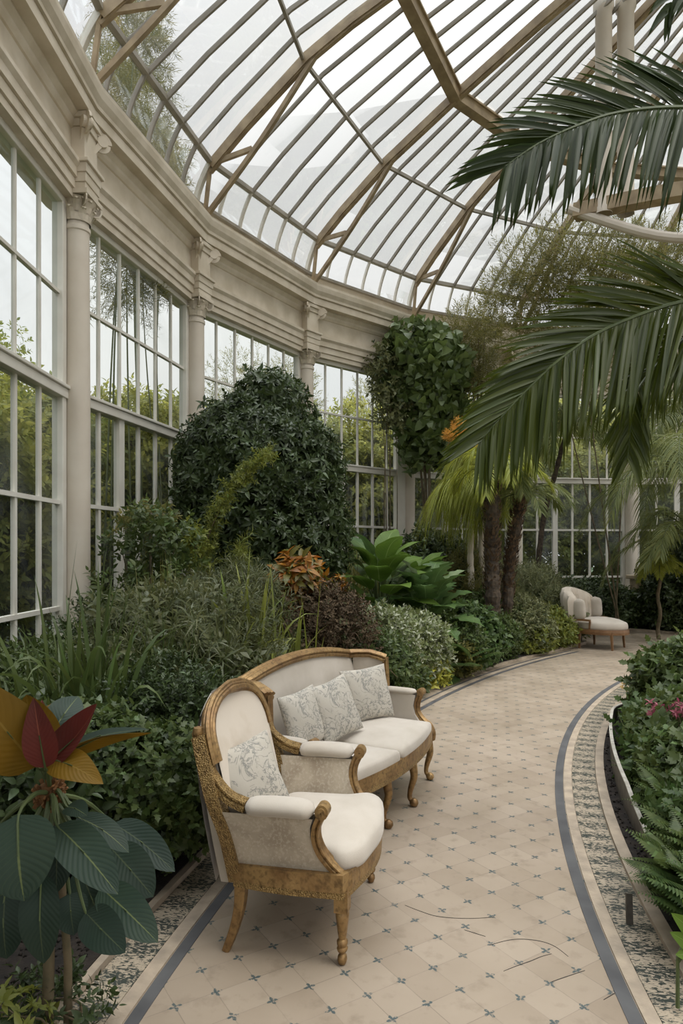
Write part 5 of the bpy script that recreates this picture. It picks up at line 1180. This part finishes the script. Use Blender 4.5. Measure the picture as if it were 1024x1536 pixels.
for i, (px, d, py, rx, sp, m_, sz, lb) in enumerate(rb):
    px, d = keep(px, d, rx + .1, 12.0, -1)
    lowplant(px, d, py, rx, int(800 * (rx / .4) ** 1.3), sz, sp, m_, lb, 130 + i, 'bed_shrub', 'shrub', r0=.01, floor=.02)
fz = [(1000, 4.0, .42, 'fern at the end of the metal edging'), (975, 3.45, .38, 'fern just past the low end of the metal edging'), (1010, 3.05, .42, 'dark green fern above the edging stake'), (1040, 2.75, .45, 'nearest large fern at the right edge'), (1075, 3.3, .5, 'fern half outside the right edge behind the nearest one'), (985, 4.6, .36, 'small fern behind the middle of the metal edging'), (990, 2.95, .34, 'low fern spilling over the kerb by the stake')]
for i, (px, d, L, lb) in enumerate(fz):
    px, d = keep(px + 25, d, L * .4, 12.06 if d < 3.2 else 11.86, -1); p = W(px, d); fern('fern', lb, p, 60, L * .82, L_FERN if i % 2 else L_MID, 150 + i, up=.9, h0=.12)
lowplant(1012, 8.2, 974, .25, 70, .05, S_PAL, L_WHITEF, 'white blossoms at the top of the right bed', 160, 'flowers', 'flowers', r0=.006, low=0)
plant('flowers', 'yellow and cream blossoms near the kerb of the right bed', 'flowers', [lob(950, 1028, 7.2, .12, .05), lob(975, 1020, 7.2, .12, .05)], 26, .05, S_PAL, leafmat('yellow_petal', (.35, .27, .08), (.4, .36, .22), trans=.3, gain=1), 161, r0=.005)
for (px, py, d), lb in zip(((984, 1066, 4.9), (1016, 1066, 4.7)), ('dusky pink flower head, the one further from the right edge', 'pink flower head at the right edge of the picture')):
    plant('flower_head', lb, 'flower', [lob(px, py, d, .035, .025)], 14, .045, S_PAL, L_PINK, int(px), r0=.006, nst=2)
yl = W(1016, 2.45); e = empty('yellow_leaf_plant', yl, 0, 'plant with yellow lime leaves at the lower right edge', 'plant')
mb = MB(); mb.tube([(0, 0, .015), (0, 0, .2)], [.008, .006], 6); obj('stem', mb, STEMG, e)
for b, t in (((1040, 1400), (1010, 1372)), ((1040, 1420), (1008, 1400)), ((1045, 1430), (1016, 1432)), ((1050, 1390), (1026, 1352))):
    bigleaf(e, W(b[0], 2.5, b[1]), W(t[0], 2.4, t[1]), .07, B_LIME, nrm=(-.3, -1, .5), off=yl, curl=.1, stalk=W(1016, 2.45) + Vector((0, 0, .18)))

# unseen tree added beside the camera so its crown shades the lower left corner
plant('added_shade_tree', 'unseen broad leaved tree overhead beside the camera, added for shading the lower left bed', 'tree', [(-.5, .1, 3.9, 1.1, .95, .5), (-1.6, .5, 3.8, 1.0, .9, .5), (.3, .7, 3.9, .8, .7, .4), (-1.2, -.8, 3.8, 1.2, .9, .5), (-.6, 1.1, 4.1, .9, .6, .35), (-1.9, 1.2, 4.3, .8, .7, .4)], 1900, .30, S_OV, L_DARK, 199, base=(-1.5, -1.0), r0=.06, nst=4)

# ------------------------------------------------------------------ outside the glass
def outtree(i, a_deg, rad, h, r, m_, lb, dens=1.0, sp=None):
    x, y = CX + rad * math.cos(R(a_deg)), CY + rad * math.sin(R(a_deg)); outtree_xy(i, x, y, h, r, m_, lb, dens, sp)
def outtree_xy(i, x, y, h, r, m_, lb, dens=1.0, sp=None):
    rr_ = random.Random(i); L = [(x, y, h * .62, r, r, h * .38), (x, y, h * .3, r * .95, r * .95, h * .32)]
    for k in range(5):
        a = rr_.uniform(0, 6.28); q = rr_.uniform(.4, .8) * r; L.append((x + q * math.cos(a), y + q * math.sin(a), h * rr_.uniform(.45, .85), r * .5, r * .5, h * .2))
    plant('garden_tree', lb, 'tree', L, int(2600 * dens * r), .24, sp or S_OV, m_, 200 + i, r0=.08, nst=5, floor=0, lump=.3, inner=.25)
pos = [(190, 13.2, 3.7, 1.6), (182, 12.8, 4.1, 1.5), (174, 13.2, 3.6, 1.6), (167, 12.8, 4.0, 1.6), (160, 13.1, 4.3, 1.5), (152, 13.0, 4.4, 1.7), (144, 12.8, 4.8, 1.6), (136, 13.2, 4.4, 1.6), (128, 13.0, 4.7, 1.7), (120, 13.0, 5.6, 1.6), (112, 12.8, 5.2, 1.7), (104, 13.0, 5.5, 1.6), (97, 12.7, 5.0, 1.6), (89, 13.0, 5.6, 1.7), (81, 12.8, 5.2, 1.7), (73, 13.0, 5.5, 1.6)]
wh = ['first window', 'big near column', 'second window, near side', 'second window, middle', 'second column', 'third window', 'top of the dark shrub', 'third column', 'fourth window, near side', 'fourth window, far side', 'ivy column', 'weeping palms', 'low window, near end', 'low window, middle', 'pale far column', 'far right palms']
for i, (a, rad, h, r) in enumerate(pos): outtree(i, a, rad, h, r, L_OUT if i % 2 else L_OUTD, 'garden tree outside the glass behind the ' + wh[i])
for i, (x, y, h, r, w_) in enumerate([(-6.2, 4.2, 3.9, 1.5, 'at the picture edge'), (-6.4, 1.6, 4.2, 1.6, 'beyond the picture edge'), (-9.5, 7.8, 5.4, 2.2, 'far behind the first window'), (-8.5, 13.2, 6.0, 2.3, 'far behind the second window')]): outtree_xy(30 + i, x, y, h, r, L_OUTD, 'taller garden tree outside the left wall ' + w_)
outtree(40, 126, 15.5, 7.6, 1.9, L_OLIVE, 'thin topped taller tree rising behind the fourth window', .7, S_FINE)
outtree(41, 104, 16.5, 8.0, 2.4, L_OLIVE, 'tall loose tree outside beyond the far windows', .7, S_FINE)
outtree(42, 84, 16.5, 8.5, 2.6, L_OUT, 'tall tree outside beyond the far right', .7, S_FINE)
# tall bamboo against the clerestory, top left
for i, (px, d, top, lb) in enumerate(((250, 10.6, -60, 'tall bamboo seen through the roof at the top left'), (215, 9.6, 60, 'bamboo stems close behind the clerestory glass at the top left'), (285, 11.6, 210, 'lower bamboo spray outside the clerestory before the corner'))):
    p = W(px - 15, d); p.x -= .35; zt = CH + (828 - top) * d / F
    L = [(p.x + .25 * k * .3, p.y, zt - .5 - .75 * k, .42, .5, .5) for k in range(5 if i < 2 else 3)]
    e = plant('bamboo', lb, 'bamboo', L, 1500, .17, S_WISP, L_OLIVE, 240 + i, stem=False, lump=.35, inner=.5, up=-.6, base=(p.x, p.y))
    mb = MB(); rr_ = random.Random(i)
    for k in range(3):
        b = Vector((rr_.uniform(-.25, .25), rr_.uniform(-.3, .3), -.05)); t = Vector((rr_.uniform(-.3, .7), rr_.uniform(-.4, .4), zt - rr_.uniform(.1, 1.2)))
        mb.tube(bez([b, b.lerp(t, .6) + Vector((-.12, 0, 0)), t], 6), list(np.linspace(.018, .004, 13)), 6)
    obj('canes', mb, mat('bamboo_cane_%s' % 'abc'[i], (.16, .17, .08), (.10, .12, .05), scale=8, rough=.6), e, smooth=True)

# ------------------------------------------------------------------ light
w = bpy.data.worlds.new('overcast_sky'); sc.world = w; w.use_nodes = True
t = NT(w); bg = t.n['Background']; tc = t.n.new('ShaderNodeTexCoord'); g = t.sep(tc.outputs['Generated'])
z = t.m('MAXIMUM', g[2], 0.)
lum = t.m('ADD', .80, t.m('MULTIPLY', t.m('POWER', z, 6.), 4.8))
cl = t.ramp(t.noise(2.3, 5, tc.outputs['Generated'], .55, .3), .3, .72, .90, 1.12)
cc = t.mix(t.ramp(t.noise(1.4, 3, tc.outputs['Generated']), .35, .65), (.95, .955, 1.0), (1.0, .985, .97))
t.l.new(cc, bg.inputs['Color']); t.l.new(t.m('MULTIPLY', lum, cl), bg.inputs['Strength'])
sd = bpy.data.lights.new('veiled_sun', 'SUN'); sd.energy = 1.3; sd.angle = R(28); sd.color = (1, .95, .87)
so = bpy.data.objects.new('veiled_sun', sd); COL.objects.link(so); so.rotation_euler = Vector((-.55, .30, -1)).to_track_quat('-Z', 'Y').to_euler()
